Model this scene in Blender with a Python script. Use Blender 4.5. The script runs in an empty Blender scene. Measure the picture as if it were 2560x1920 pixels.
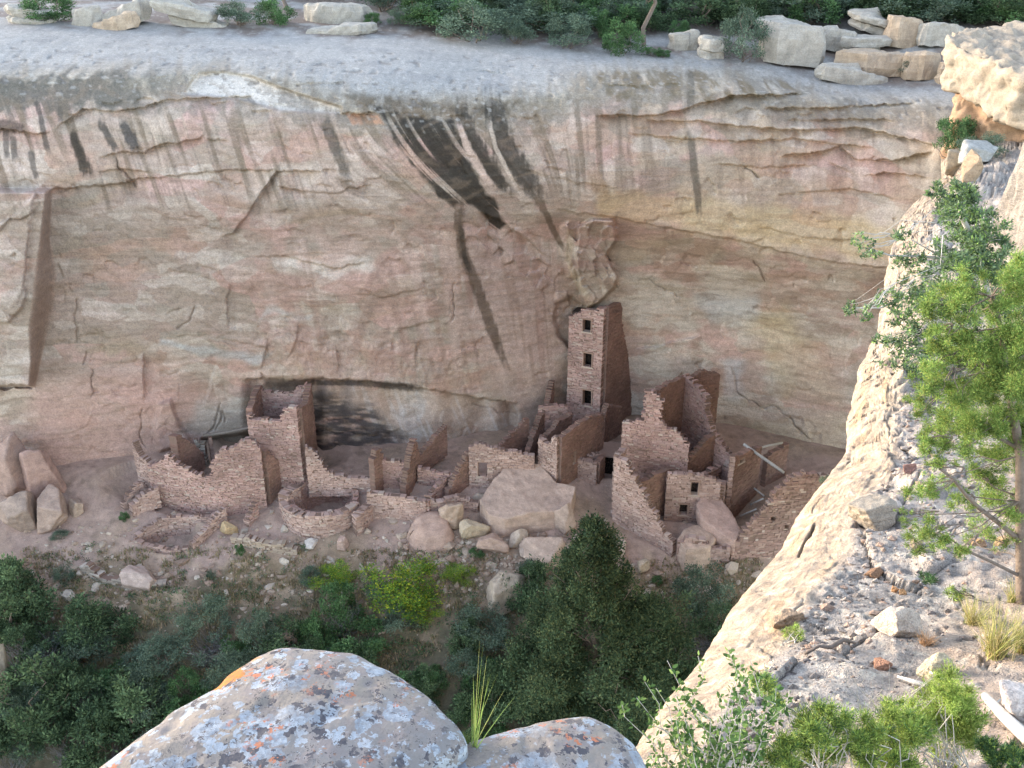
import bpy, bmesh, math, random
import numpy as np
from mathutils import Vector, Matrix

# ---------------------------------------------------------------- camera, sky, sun, exposure
C = bpy.context.scene
PITCH = math.radians(24.0)
F = 2407.0                                   # focal length in photo pixels (2560 wide)
cam_d = bpy.data.cameras.new('camera'); cam = bpy.data.objects.new('camera', cam_d)
C.collection.objects.link(cam); C.camera = cam
cam_d.sensor_width = 36; cam_d.lens = 36 * F / 2560; cam_d.clip_end = 1000; cam_d.clip_start = 0.05
cam.location = (0, 0, 0); cam.rotation_euler = (math.pi / 2 - PITCH, 0, 0)

SUN = Vector((-0.88, 0.36, 0.22)).normalized()       # towards the sun: low, to the left, a little beyond the cliff
el = math.asin(SUN.z); az = math.atan2(SUN.x, SUN.y)
W = bpy.data.worlds.new('World'); C.world = W; W.use_nodes = True
nt = W.node_tree
sky = nt.nodes.new('ShaderNodeTexSky'); sky.sky_type = 'NISHITA'; sky.sun_disc = False
sky.sun_elevation = el; sky.sun_rotation = az; sky.altitude = 2100; sky.air_density = 1.0; sky.dust_density = 2.5; sky.ozone_density = 1.0
bg = nt.nodes['Background']; bg.inputs['Strength'].default_value = 0.15
hs = nt.nodes.new('ShaderNodeHueSaturation'); hs.inputs['Saturation'].default_value = .68      # thin high cloud whitens the sky
nt.links.new(sky.outputs[0], hs.inputs['Color']); nt.links.new(hs.outputs[0], bg.inputs['Color'])
sd = bpy.data.lights.new('sun', 'SUN'); so = bpy.data.objects.new('sun', sd); C.collection.objects.link(so)
sd.energy = 0.9; sd.angle = math.radians(14); sd.color = (1.0, 0.87, 0.72)
so.rotation_euler = SUN.to_track_quat('Z', 'Y').to_euler()
C.view_settings.view_transform = 'Standard'; C.view_settings.look = 'None'
C.view_settings.gamma = 1; C.view_settings.exposure = 2.78
C.cycles.max_bounces = 5; C.cycles.diffuse_bounces = 4

# ---------------------------------------------------------------- helpers
R = np.random.default_rng(7)
def sstep(a, b, x):
    t = np.clip((x - a) / (b - a), 0, 1); return t * t * (3 - 2 * t)
def lerp(a, b, t): return a + (b - a) * t

_perm = np.random.default_rng(3).permutation(256).astype(np.int64); _perm = np.concatenate([_perm, _perm, _perm])
_g3 = np.random.default_rng(4).normal(size=(256, 3)); _g3 /= np.linalg.norm(_g3, axis=1, keepdims=True)
def noise3(x, y, z):
    x, y, z = np.broadcast_arrays(np.asarray(x, float), np.asarray(y, float), np.asarray(z, float))
    xi = np.floor(x); yi = np.floor(y); zi = np.floor(z)
    fx, fy, fz = x - xi, y - yi, z - zi
    X = xi.astype(np.int64) & 255; Y = yi.astype(np.int64) & 255; Z = zi.astype(np.int64) & 255
    u, v, w = [t * t * t * (t * (t * 6 - 15) + 10) for t in (fx, fy, fz)]
    def g(i, j, k):
        h = _perm[_perm[_perm[X + i] + Y + j] + Z + k] ; q = _g3[h]
        return q[..., 0] * (fx - i) + q[..., 1] * (fy - j) + q[..., 2] * (fz - k)
    a = lerp(lerp(g(0,0,0), g(1,0,0), u), lerp(g(0,1,0), g(1,1,0), u), v)
    b = lerp(lerp(g(0,0,1), g(1,0,1), u), lerp(g(0,1,1), g(1,1,1), u), v)
    return lerp(a, b, w) * 1.6
def fbm(x, y, z, n=4, gain=0.5):
    s = 0; a = 1.0; t = 0
    for i in range(n):
        s = s + a * noise3(x * 2**i + 17 * i, y * 2**i + 5 * i, z * 2**i + 11 * i); t += a; a *= gain
    return s / t
def ridged(x, y, z, n=3):
    s = 0; a = 1.0; t = 0
    for i in range(n):
        s = s + a * (1 - np.abs(noise3(x * 2**i + 7 * i, y * 2**i, z * 2**i))); t += a; a *= 0.5
    return s / t
def cells(x, y, seed=0):
    """2-D Worley: returns (random value of nearest cell, F2-F1, slope pair)"""
    xi = np.floor(x); yi = np.floor(y); b1 = np.full(x.shape, 9.0); b2 = np.full(x.shape, 9.0)
    val = np.zeros(x.shape); sx = np.zeros(x.shape); sy = np.zeros(x.shape)
    for i in (-1, 0, 1):
        for j in (-1, 0, 1):
            cx = xi + i; cy = yi + j
            h = (cx.astype(np.int64) * 73856093 ^ cy.astype(np.int64) * 19349663 ^ seed * 83492791) & 0xffffff
            r1 = (h * 1103515245 + 12345 & 0xffffff) / 0xffffff; r2 = (h * 22695477 + 1 & 0xffffff) / 0xffffff
            r3 = (h * 69069 + 77 & 0xffffff) / 0xffffff
            dx = x - cx - r1; dy = y - cy - r2; d = np.sqrt(dx * dx + dy * dy)
            n = d < b1
            b2 = np.where(n, b1, np.minimum(b2, d)); b1 = np.where(n, d, b1)
            val = np.where(n, r3, val); sx = np.where(n, dx * (r1 - .5), sx); sy = np.where(n, dy * (r2 - .5), sy)
    return val, b2 - b1, sx + sy

SP, CP = math.sin(PITCH), math.cos(PITCH)
def at(px, py, Y):
    """the world point at depth Y on the sight line of a photo pixel"""
    u = (np.asarray(px, float) - 1280) / F; v = (960 - np.asarray(py, float)) / F
    dy = CP + v * SP; dz = -SP + v * CP; k = np.asarray(Y, float) / dy
    return np.stack(np.broadcast_arrays(u * k, dy * k, dz * k), -1)
def tanang(py):
    v = (960 - np.asarray(py, float)) / F
    return (SP - v * CP) / (CP + v * SP)
def V(px, py, Y): return Vector(at(px, py, Y).tolist())
def pxm(P): return F / (P[1] * CP - P[2] * SP)          # photo pixels per metre at a point

FLOOR_PY = np.array([850, 950, 1000, 1050, 1100, 1150, 1200, 1250, 1300, 1350, 1400, 1500, 1600, 1700, 1900, 2100, 2500.])
FLOOR_Y = np.array([64, 59.6, 57.8, 56.2, 54.2, 52.3, 50.7, 49.4, 48.2, 46.8, 45.5, 43, 41, 39, 35.5, 32, 26.])
def fY(py): return np.interp(py, FLOOR_PY, FLOOR_Y)
FLOOR_Z = -FLOOR_Y * tanang(FLOOR_PY)
def fZ(Y): return np.interp(Y, FLOOR_Y[::-1], FLOOR_Z[::-1])
def fl(px, py): return V(px, py, float(fY(py)))

def pchip(xs, ys, x):
    xs = np.asarray(xs, float); ys = np.asarray(ys, float)
    h = np.diff(xs); d = np.diff(ys) / h; m = np.zeros(len(xs))
    for i in range(1, len(xs) - 1):
        if d[i-1] * d[i] > 0:
            w1 = 2 * h[i] + h[i-1]; w2 = h[i] + 2 * h[i-1]; m[i] = (w1 + w2) / (w1 / d[i-1] + w2 / d[i])
    m[0] = d[0]; m[-1] = d[-1]
    x = np.clip(x, xs[0], xs[-1]); i = np.clip(np.searchsorted(xs, x) - 1, 0, len(xs) - 2)
    t = (x - xs[i]) / h[i]; t2 = t * t; t3 = t2 * t
    return (2*t3-3*t2+1)*ys[i] + (t3-2*t2+t)*h[i]*m[i] + (-2*t3+3*t2)*ys[i+1] + (t3-t2)*h[i]*m[i+1]

def mesh_np(name, verts, quads, mat, parent=None, col=None, fcol=None, smooth=False, tris=None):
    me = bpy.data.meshes.new(name)
    verts = np.asarray(verts, np.float32).reshape(-1, 3)
    fs = []; sizes = []
    if quads is not None and len(quads): q = np.asarray(quads, np.int32).reshape(-1, 4); fs.append(q.ravel()); sizes.append(np.full(len(q), 4, np.int32))
    if tris is not None and len(tris): q = np.asarray(tris, np.int32).reshape(-1, 3); fs.append(q.ravel()); sizes.append(np.full(len(q), 3, np.int32))
    lv = np.concatenate(fs); sz = np.concatenate(sizes)
    me.vertices.add(len(verts)); me.vertices.foreach_set('co', verts.ravel())
    me.loops.add(len(lv)); me.loops.foreach_set('vertex_index', lv)
    me.polygons.add(len(sz)); me.polygons.foreach_set('loop_start', np.concatenate([[0], np.cumsum(sz)[:-1]]).astype(np.int32))
    me.polygons.foreach_set('use_smooth', np.full(len(sz), smooth, bool))
    me.update(calc_edges=True)
    for dat, dom, n in ((col, 'POINT', len(verts)), (fcol, 'FACE', len(sz))):
        if dat is not None:
            a = me.attributes.new('Col', 'FLOAT_COLOR', dom)
            c = np.ones((n, 4), np.float32); c[:, :3] = np.asarray(dat, np.float32).reshape(-1, 3); a.data.foreach_set('color', c.ravel())
    me.materials.append(mat)
    o = bpy.data.objects.new(name, me); C.collection.objects.link(o)
    if parent is not None: o.parent = parent
    return o
def grid_quads(h, w, flip=False):
    i = np.arange(h * w).reshape(h, w)
    q = np.stack([i[:-1, :-1], i[1:, :-1], i[1:, 1:], i[:-1, 1:]], -1).reshape(-1, 4)
    return q[:, ::-1] if flip else q

def tag(o, label=None, cat=None, group=None, kind=None):
    if label: o['label'] = label
    if cat: o['category'] = cat
    if group: o['group'] = group
    if kind: o['kind'] = kind
    return o
def thing(name, label, cat, loc=(0, 0, 0), group=None):
    o = bpy.data.objects.new(name, None); C.collection.objects.link(o); o.location = loc; o.empty_display_size = .2
    return tag(o, label, cat, group)
def dup(root, label, loc, rz=0, sc=(1, 1, 1), group=None):
    r = root.copy(); C.collection.objects.link(r); r.location = loc; r.rotation_euler = (0, 0, rz); r.scale = sc
    r['label'] = label
    if group: r['group'] = group
    for ch in root.children:
        c = ch.copy(); C.collection.objects.link(c); c.parent = r
    return r

# ---------------------------------------------------------------- materials
def mat_new(name):
    m = bpy.data.materials.new(name); m.use_nodes = True; n = m.node_tree; n.nodes.clear()
    out = n.nodes.new('ShaderNodeOutputMaterial'); return m, n, out
def N(n, t, **kw):
    o = n.nodes.new(t)
    for k, v in kw.items(): setattr(o, k, v)
    return o
def rock_mat(name, scale=6.0, amount=.25, bump=.5, dist=.05, base=None, fine=40.0, speck=0.0, rough=.92, bed=0.0, bedscale=(.5, .5, 9)):
    m, n, out = mat_new(name)
    p = N(n, 'ShaderNodeBsdfPrincipled'); p.inputs['Roughness'].default_value = rough
    p.inputs['Specular IOR Level'].default_value = .2
    tc = N(n, 'ShaderNodeTexCoord')
    if base is None: a = N(n, 'ShaderNodeAttribute', attribute_name='Col'); src = a.outputs['Color']
    else: a = N(n, 'ShaderNodeRGB'); a.outputs[0].default_value = (*base, 1); src = a.outputs[0]
    n1 = N(n, 'ShaderNodeTexNoise'); n1.inputs['Scale'].default_value = scale; n1.inputs['Detail'].default_value = 6; n1.inputs['Roughness'].default_value = .65
    n2 = N(n, 'ShaderNodeTexNoise'); n2.inputs['Scale'].default_value = fine; n2.inputs['Detail'].default_value = 4
    for q in (n1, n2): n.links.new(tc.outputs['Object'], q.inputs['Vector'])
    mr = N(n, 'ShaderNodeMapRange'); mr.inputs['From Min'].default_value = .25; mr.inputs['From Max'].default_value = .75
    mr.inputs['To Min'].default_value = 1 - amount; mr.inputs['To Max'].default_value = 1 + amount
    n.links.new(n1.outputs['Fac'], mr.inputs['Value'])
    mx = N(n, 'ShaderNodeMix', data_type='RGBA', blend_type='MULTIPLY'); mx.inputs[0].default_value = 1
    n.links.new(src, mx.inputs[6]); n.links.new(mr.outputs[0], mx.inputs[7]); last = mx.outputs[2]
    if speck:
        m2 = N(n, 'ShaderNodeMapRange'); m2.inputs['From Min'].default_value = .3; m2.inputs['From Max'].default_value = .7
        m2.inputs['To Min'].default_value = 1 - speck; m2.inputs['To Max'].default_value = 1 + speck
        n.links.new(n2.outputs['Fac'], m2.inputs['Value'])
        mx2 = N(n, 'ShaderNodeMix', data_type='RGBA', blend_type='MULTIPLY'); mx2.inputs[0].default_value = 1
        n.links.new(last, mx2.inputs[6]); n.links.new(m2.outputs[0], mx2.inputs[7]); last = mx2.outputs[2]
    bedout = None
    if bed:
        mp = N(n, 'ShaderNodeMapping'); mp.inputs['Scale'].default_value = bedscale; n.links.new(tc.outputs['Object'], mp.inputs[0])
        n3 = N(n, 'ShaderNodeTexNoise'); n3.inputs['Scale'].default_value = 1.0; n3.inputs['Detail'].default_value = 5; n3.inputs['Distortion'].default_value = .6; n.links.new(mp.outputs[0], n3.inputs['Vector']); bedout = n3.outputs['Fac']
        m3 = N(n, 'ShaderNodeMapRange'); m3.inputs['From Min'].default_value = .3; m3.inputs['From Max'].default_value = .7; m3.inputs['To Min'].default_value = 1 - bed; m3.inputs['To Max'].default_value = 1 + bed
        n.links.new(bedout, m3.inputs['Value']); mx3 = N(n, 'ShaderNodeMix', data_type='RGBA', blend_type='MULTIPLY'); mx3.inputs[0].default_value = 1
        n.links.new(last, mx3.inputs[6]); n.links.new(m3.outputs[0], mx3.inputs[7]); last = mx3.outputs[2]
    n.links.new(last, p.inputs['Base Color'])
    ad = N(n, 'ShaderNodeMath', operation='MULTIPLY_ADD'); ad.inputs[1].default_value = .4
    n.links.new(n2.outputs['Fac'], ad.inputs[0]); n.links.new(n1.outputs['Fac'], ad.inputs[2])
    if bedout is not None:
        a2 = N(n, 'ShaderNodeMath', operation='ADD'); n.links.new(ad.outputs[0], a2.inputs[0]); n.links.new(bedout, a2.inputs[1]); ad = a2
    b = N(n, 'ShaderNodeBump'); b.inputs['Strength'].default_value = bump; b.inputs['Distance'].default_value = dist
    n.links.new(ad.outputs[0], b.inputs['Height']); n.links.new(b.outputs[0], p.inputs['Normal'])
    n.links.new(p.outputs[0], out.inputs[0]); return m
def leaf_mat(name, trans=.35):
    m, n, out = mat_new(name)
    a = N(n, 'ShaderNodeAttribute', attribute_name='Col')
    d = N(n, 'ShaderNodeBsdfDiffuse'); t = N(n, 'ShaderNodeBsdfTranslucent'); mx = N(n, 'ShaderNodeMixShader'); mx.inputs[0].default_value = trans
    n.links.new(a.outputs['Color'], d.inputs['Color']); n.links.new(a.outputs['Color'], t.inputs['Color'])
    n.links.new(d.outputs[0], mx.inputs[1]); n.links.new(t.outputs[0], mx.inputs[2]); n.links.new(mx.outputs[0], out.inputs[0]); return m

M_cliff = rock_mat('sandstone_cliff', 4.5, .15, .7, .05, fine=13, speck=.2, bed=.065, bedscale=(.25, .25, 5))
M_ground = rock_mat('canyon_soil', 2.5, .22, .6, .08, fine=18, speck=.18)
M_stone = rock_mat('masonry_stone', 7, .14, .5, .02, fine=40)
M_rock = rock_mat('boulder_sandstone', 3, .2, .7, .05, fine=18, speck=.16, bed=.08, bedscale=(.6, .6, 7))
M_ridge = rock_mat('ridge_caprock', 7, .28, 1.0, .05, fine=60, speck=.3, bed=.10, bedscale=(2, 2, 14))
M_leaf = leaf_mat('foliage')
M_leaf_far = leaf_mat('shrub_foliage', .2)
M_bark = rock_mat('bark', 14, .35, .8, .02, base=(.16, .125, .10), fine=60)
M_greywood = rock_mat('weathered_wood', 14, .3, .7, .01, base=(.40, .37, .33), fine=70)
M_oldwood = rock_mat('old_beam_wood', 10, .3, .6, .02, base=(.17, .145, .125), fine=50)

# ---------------------------------------------------------------- polyline / polygon tools in photo coordinates
def poly_dist(pts, PX, PY):
    """distance to a polyline, parameter along it (0..1), signed side"""
    best = np.full(PX.shape, 1e9); par = np.zeros(PX.shape); L = [0]
    for a, b in zip(pts[:-1], pts[1:]): L.append(L[-1] + math.hypot(b[0] - a[0], b[1] - a[1]))
    side = np.zeros(PX.shape)
    for k, (a, b) in enumerate(zip(pts[:-1], pts[1:])):
        dx, dy = b[0] - a[0], b[1] - a[1]; l2 = dx * dx + dy * dy + 1e-9
        t = np.clip(((PX - a[0]) * dx + (PY - a[1]) * dy) / l2, 0, 1)
        ex = PX - a[0] - t * dx; ey = PY - a[1] - t * dy; d = np.sqrt(ex * ex + ey * ey)
        n = d < best
        best = np.where(n, d, best); par = np.where(n, (L[k] + t * (L[k+1] - L[k])) / L[-1], par)
        side = np.where(n, np.sign(dx * (PY - a[1]) - dy * (PX - a[0])), side)
    return best, par, side
def box_of(pts, m, PX, PY):
    x = [p[0] for p in pts]; y = [p[1] for p in pts]
    c0 = max(0, np.searchsorted(PX[0], min(x) - m)); c1 = np.searchsorted(PX[0], max(x) + m)
    r0 = max(0, np.searchsorted(PY[:, 0], min(y) - m)); r1 = np.searchsorted(PY[:, 0], max(y) + m)
    return slice(r0, r1), slice(c0, c1)
def in_poly(pts, X, Y):
    c = np.zeros(X.shape, bool); j = len(pts) - 1
    for i in range(len(pts)):
        xi, yi = pts[i]; xj, yj = pts[j]
        c ^= ((yi > Y) != (yj > Y)) & (X < (xj - xi) * (Y - yi) / (yj - yi + 1e-12) + xi); j = i
    return c
def poly_mask(pts, PX, PY, soft):
    d, _, _ = poly_dist(pts + [pts[0]], PX, PY); s = np.where(in_poly(pts, PX, PY), d, -d)
    return sstep(-soft, soft, s)


# ---------------------------------------------------------------- the cliff (one sheet from the mesa top over the rim and down into the alcove)
def lin(r, g, b, k=0.9):
    c = np.array([r, g, b]) / 255.0
    return np.where(c <= .04045, c / 12.92, ((c + .055) / 1.055) ** 2.4) * k
COLS = [
 (-500, [(-90,130),(0,74),(60,63),(110,57),(170,52.5),(330,51.2),(450,51),(560,51.2),(580,51.4),(850,51),(1250,49.6),(1600,49.4)]),
 (0,    [(-90,130),(0,74),(60,63.5),(130,57),(210,52.6),(330,51.4),(440,51.2),(560,51.5),(580,51.7),(850,51.9),(1200,51.2),(1500,51)]),
 (350,  [(-90,130),(0,75),(65,64),(135,57),(200,53),(320,51.4),(470,51.3),(600,52),(620,52.1),(850,52.9),(1130,53.3),(1500,53.3)]),
 (600,  [(-90,130),(0,76),(75,64),(140,57),(200,53.2),(320,51.4),(480,51.3),(640,52.3),(660,52.4),(850,53.6),(1090,54.9),(1400,55)]),
 (1000, [(-90,130),(0,78),(95,63),(150,57),(230,52.8),(330,51.0),(470,51.2),(640,52.8),(660,52.9),(850,54.1),(1120,55.0),(1400,55)]),
 (1280, [(-90,130),(0,79),(115,62),(170,57),(250,52.9),(330,51.9),(450,52),(530,52.8),(575,53.5),(800,55.9),(1080,57.2),(1400,57.4)]),
 (1500, [(-90,130),(0,79),(135,61),(170,57),(240,53.2),(330,52.4),(450,52.3),(535,53),(590,55),(800,58.1),(1050,59.5),(1400,59.5)]),
 (1750, [(-90,130),(0,78),(150,60),(185,57),(230,54),(290,53.3),(420,52.9),(575,53),(650,54.9),(800,57.7),(1080,58.5),(1400,58.5)]),
 (2100, [(-90,130),(0,74),(195,59.5),(230,56.5),(260,54.2),(320,53.4),(450,52.4),(645,51.6),(710,52.7),(850,54.2),(1150,54.9),(1450,54.9)]),
 (2300, [(-90,130),(0,72),(215,57),(250,54.5),(300,52.5),(370,51),(480,50),(680,49.5),(710,51),(850,52.4),(1150,53),(1450,53)]),
 (2700, [(-90,130),(0,70),(215,54),(260,51.5),(310,49.5),(380,48.5),(500,48),(690,47.5),(720,48.5),(850,49),(1150,50),(1450,50)]),
]
px1 = np.concatenate([np.arange(-480, 0, 8.), np.arange(0, 2400, 2.6), np.arange(2400, 2700, 6.)])
py1 = np.concatenate([np.arange(-88, 0, 4.), np.arange(0, 1260, 2.6), np.arange(1260, 1440, 9.)])
PX, PY = np.meshgrid(px1, py1)
_cx = [c[0] for c in COLS]; K = len(COLS[0][1])
_lp = np.array([pchip(_cx, [c[1][k][0] for c in COLS], px1) for k in range(K)])
_ly = np.array([pchip(_cx, [c[1][k][1] for c in COLS], px1) for k in range(K)])
YC = np.empty(PX.shape)
for j in range(len(px1)): YC[:, j] = pchip(_lp[:, j], _ly[:, j], py1)
BASEY = YC.copy()
P0 = at(PX, PY, YC); WX, WZ = P0[..., 0], P0[..., 2]
benchline = pchip([-500, 0, 600, 1000, 1280, 1500, 1750, 2100, 2300, 2700], [75, 70, 95, 105, 120, 135, 155, 200, 225, 225], PX)
roll = pchip([-500, 0, 300, 600, 1000, 1280, 1500, 1750, 2100, 2700], [210, 190, 185, 190, 265, 255, 195, 185, 250, 265], PX)
onface = sstep(-30, 40, PY - roll)                       # 0 on the bench, 1 on the face

# masses: long waves, shoulders, small unevenness
D = 0.32 * fbm(WX / 7, WZ / 5, 3.3, 3) + .08 * fbm(WX / 2.2, WZ / 1.6, 9.1, 3)
D += .03 * fbm(WX / .7, WZ / .5, 2.2, 3)
warp = fbm(WX / 6, WZ / 6, 5, 2)
bed = noise3(WX / 9, (WZ + warp * 1.2) * 2.2, 4.4) + .5 * noise3(WX / 5, (WZ + warp) * 6, 1.4)
D += onface * .025 * bed
cv, ce, cs = cells(WX / 2.6 + warp, WZ / 1.7 + .6 * warp, 5)
D += onface * (.05 * (cv - .5) + .07 * cs) * sstep(.35, .6, fbm(WX / 9, WZ / 7, 8.8, 2) * .5 + .5)
# broken, flaky band just over the alcove ledge
band = poly_mask([(590,860),(700,800),(1000,830),(1180,900),(1190,985),(960,950),(640,945)], PX, PY, 30)
D += band * .22 * ridged(WX * 1.4, WZ / 1.2, 6.6, 3) - band * .15
# pits and pocks on the bench and rim
pits = sstep(.42, .6, noise3(WX * 2.0, YC * 1.6, WZ * 3.0)) * (1 - sstep(.0, 90, PY - roll)) * sstep(-10, 30, PY - benchline)
D += pits * .10
rimz = np.exp(-((PY - roll - 10) / 60.) ** 2) 
D += rimz * .16 * ridged(WX * 1.1, WZ * 1.4, 14, 3) + rimz * .12 * fbm(WX * 1.4, WZ * 1.6, 4, 3)

def step(pts, h, decay, soft=3, end=40, fade_ends=(1, 1)):
    """a ledge: below the line the face steps back by h and comes forward again over 'decay' photo pixels"""
    s = box_of(pts, max(decay * 3, 60), PX, PY); X, Yp = PX[s], PY[s]
    xs = np.array([p[0] for p in pts], float); ys = np.array([p[1] for p in pts], float)
    jag = 4 * noise3(X / 22, 3.3, 1.1) + 2 * noise3(X / 7, 1.3, 8.1)
    d = Yp - np.interp(X, xs, ys) - jag
    e = (sstep(xs[0], xs[0] + end, X) if fade_ends[0] else (X > xs[0])) * (1 - sstep(xs[-1] - end, xs[-1], X) if fade_ends[1] else (X < xs[-1]))
    hv = .45 + .9 * np.clip(.5 + noise3(X / 60, 7.7, xs[0] * .1), 0, 1)
    D[s] += h * hv * e * np.where(d > 0, sstep(-.1, soft, d) * np.exp(-np.maximum(d, 0) / decay), 0) - .08 * h * e * np.where(d <= 0, np.exp(d / 30), 0)
def stepv(pts, h, decay, soft=3, end=30):
    """the same for an upright edge: to the right of the line the face steps back"""
    s = box_of(pts, max(decay * 3, 60), PX, PY); X, Yp = PX[s], PY[s]
    pts = sorted(pts, key=lambda p: p[1])
    ys = np.array([p[1] for p in pts], float); xs = np.array([p[0] for p in pts], float)
    d = (X - np.interp(Yp, ys, xs) - 3 * noise3(Yp / 18, 2.2, 7.7)) * (1 if decay > 0 else -1); dec = abs(decay)
    e = sstep(ys[0], ys[0] + end, Yp) * (1 - sstep(ys[-1] - end, ys[-1], Yp))
    D[s] += h * e * np.where(d > 0, sstep(0, soft, d) * np.exp(-np.maximum(d, 0) / dec), 0)
def crack(pts, w=1.7, h=.2, jag=9):
    s = box_of(pts, 14, PX, PY); X, Yp = PX[s], PY[s]
    X2 = X + jag * noise3(X / 25, Yp / 25, 4.4); Y2 = Yp + jag * noise3(X / 25, Yp / 25, 7.4)
    d, t, _ = poly_dist(pts, X2, Y2)
    D[s] += h * (1 - sstep(w * .5, w * 1.4, d)) * sstep(0, .08, t) * (1 - sstep(.9, 1, t))
def bulge(pts, h, soft):
    s = box_of(pts, soft * 2 + 5, PX, PY); D[s] -= h * poly_mask(pts, PX[s] + 4 * noise3(PX[s] / 20, PY[s] / 20, 2), PY[s], soft)

rf = np.random.default_rng(21)
for i in range(400):                                   # small spalls: short curved lips all over the face
    cx_, cy_ = rf.uniform(-50, 2250), rf.uniform(250, 1140)
    L_ = rf.uniform(6, 34); hz = rf.random() < (.75 if cy_ < 620 else .5); a_ = rf.uniform(-.35, .35) + (0 if hz else 1.35); b_ = rf.uniform(-.6, .6)
    pts_ = [(cx_ + L_ * t * math.cos(a_) - b_ * L_ * (t * t - .5) * math.sin(a_), cy_ + L_ * t * math.sin(a_) + b_ * L_ * (t * t - .5) * math.cos(a_)) for t in np.linspace(-1, 1, 5)]
    s_ = box_of(pts_, 40, PX, PY)
    if PX[s_].size == 0: continue
    d_, t_, sd_s = poly_dist(pts_, PX[s_] + 3 * noise3(PX[s_] / 9, PY[s_] / 9, i * 1.3), PY[s_] + 3 * noise3(PX[s_] / 9, PY[s_] / 9, i * 2.3))
    D[s_] += rf.uniform(.05, .2) * sstep(0, .25, t_) * (1 - sstep(.75, 1, t_)) * np.where(sd_s > 0, sstep(-.5, 2.5, d_) * np.exp(-d_ / rf.uniform(6, 26)), 0)
scoop = [(462,232),(480,205),(495,183),(560,180),(630,192),(700,220),(760,240),(850,268),(850,284),(700,275),(600,245),(470,236)]
bulge(scoop, -.55, 5)
step([(130,335),(150,310),(210,272),(280,277),(360,268),(400,250),(480,245),(640,240)], .4, 28)
step([(-60,318),(40,325),(90,335),(140,322)], .45, 30, fade_ends=(0, 1))
step([(240,395),(300,378),(360,382),(400,358),(440,357),(500,345),(520,325)], .5, 24)
step([(235,430),(300,420),(390,432)], .3, 25)
step([(300,450),(420,440),(560,425),(700,425)], .25, 30)
step([(118,478),(135,470),(190,468),(250,463),(350,450)], .55, 60)
step([(545,592),(584,584),(600,556),(620,537),(640,500),(658,473),(690,430),(760,424),(810,428)], .55, 60)
step([(684,466),(720,470),(800,480),(845,482),(870,470),(940,462)], .35, 18)
step([(840,280),(865,282),(900,284),(946,280)], .55, 14, end=8)
step([(1190,525),(1250,548),(1280,572),(1310,592),(1350,627),(1380,645)], .7, 70)
step([(600,948),(660,944),(720,950),(790,944),(860,948),(960,955),(1060,970),(1180,990),(1300,1008)], 1.15, 150, soft=4, end=30)
step([(1580,868),(1631,868),(1693,850),(1760,838)], -.35, 70)
step([(1482,290),(1540,285),(1620,290),(1700,275),(1749,260),(1835,237),(1940,236),(2040,230)], .8, 45)
step([(1600,300),(1743,302),(1859,315),(1974,324),(2148,318),(2350,365)], .5, 40)
step([(1940,392),(1963,388),(2060,376),(2100,362),(2137,398),(2235,400),(2340,376)], .55, 35)
step([(1380,520),(1454,534),(1540,541),(1627,561),(1772,587),(1850,600),(1967,631),(2100,655),(2199,668),(2400,690)], .35, 40)
step([(1560,330),(1700,345),(1850,352),(2000,345),(2200,372)], .3, 25); step([(1500,208),(1600,214),(1720,206)], .25, 20)
step([(1900,270),(2050,268),(2200,262),(2300,255)], .4, 18); step([(1780,405),(1900,418),(2050,410)], .2, 30); step([(2150,440),(2230,430),(2330,445)], .45, 35)
step([(1960,300),(2100,296),(2250,300)], .3, 20); step([(1980,480),(2120,470),(2260,500)], .2, 40)
step([(2060,395),(2110,420),(2150,445)], .3, 30)
step([(620,640),(720,640),(780,655),(840,670),(930,650)], .2, 30); step([(870,730),(960,740),(1080,715)], .15, 25)
step([(430,838),(520,838),(700,875)], .12, 20); step([(980,830),(1060,806),(1110,800)], .25, 25)
step([(370,190),(460,188),(600,186)], .2, 18); step([(740,205),(870,206)], .25, 10); step([(1150,172),(1215,176),(1300,190)], .25, 10)
step([(1290,420),(1440,455),(1560,470)], .12, 30); step([(1880,560),(2000,590),(2150,600)], .15, 30)
stepv([(575,700),(565,760),(570,830)], .25, 60); stepv([(715,905),(740,850),(745,800)], .2, 30)
stepv([(985,890),(978,870),(975,840)], .3, 30); stepv([(1040,930),(1036,880),(1045,850)], .35, 25)
stepv([(842,940),(845,900),(835,860)], .3, 30); stepv([(358,1010),(358,950),(358,875)], .4, 50)
stepv([(545,900),(528,955),(512,1010),(505,1030)], .3, -40); stepv([(650,930),(660,890),(670,840)], .25, 60)
stepv([(1185,800),(1187,740),(1190,700)], .2, -40)
# the big slab at the left edge
el_ = np.interp(PY, [460,480,600,690,750,820,900,965], [135,112,98,85,80,70,75,70]); er_ = np.interp(PY, [460,480,600,690,760,880,965], [140,130,127,142,135,108,90])
D -= 2.1 * (1 - sstep(0, 1, np.clip((PX - el_) / np.maximum(er_ - el_, 6), 0, 1))) * sstep(468, 484, PY) * (1 - sstep(962, 968, PY)) * sstep(-480, -300, PX)
bulge([(-60,805),(20,808),(55,770),(66,740),(60,720),(70,600),(85,485),(30,545),(-60,580)], .35, 5)
crack([(-50,968),(40,966),(80,962)], 4, .6)
step([(-80,585),(0,575),(25,545),(62,545),(90,520),(115,485)], .35, 50, fade_ends=(0, 1))
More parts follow.
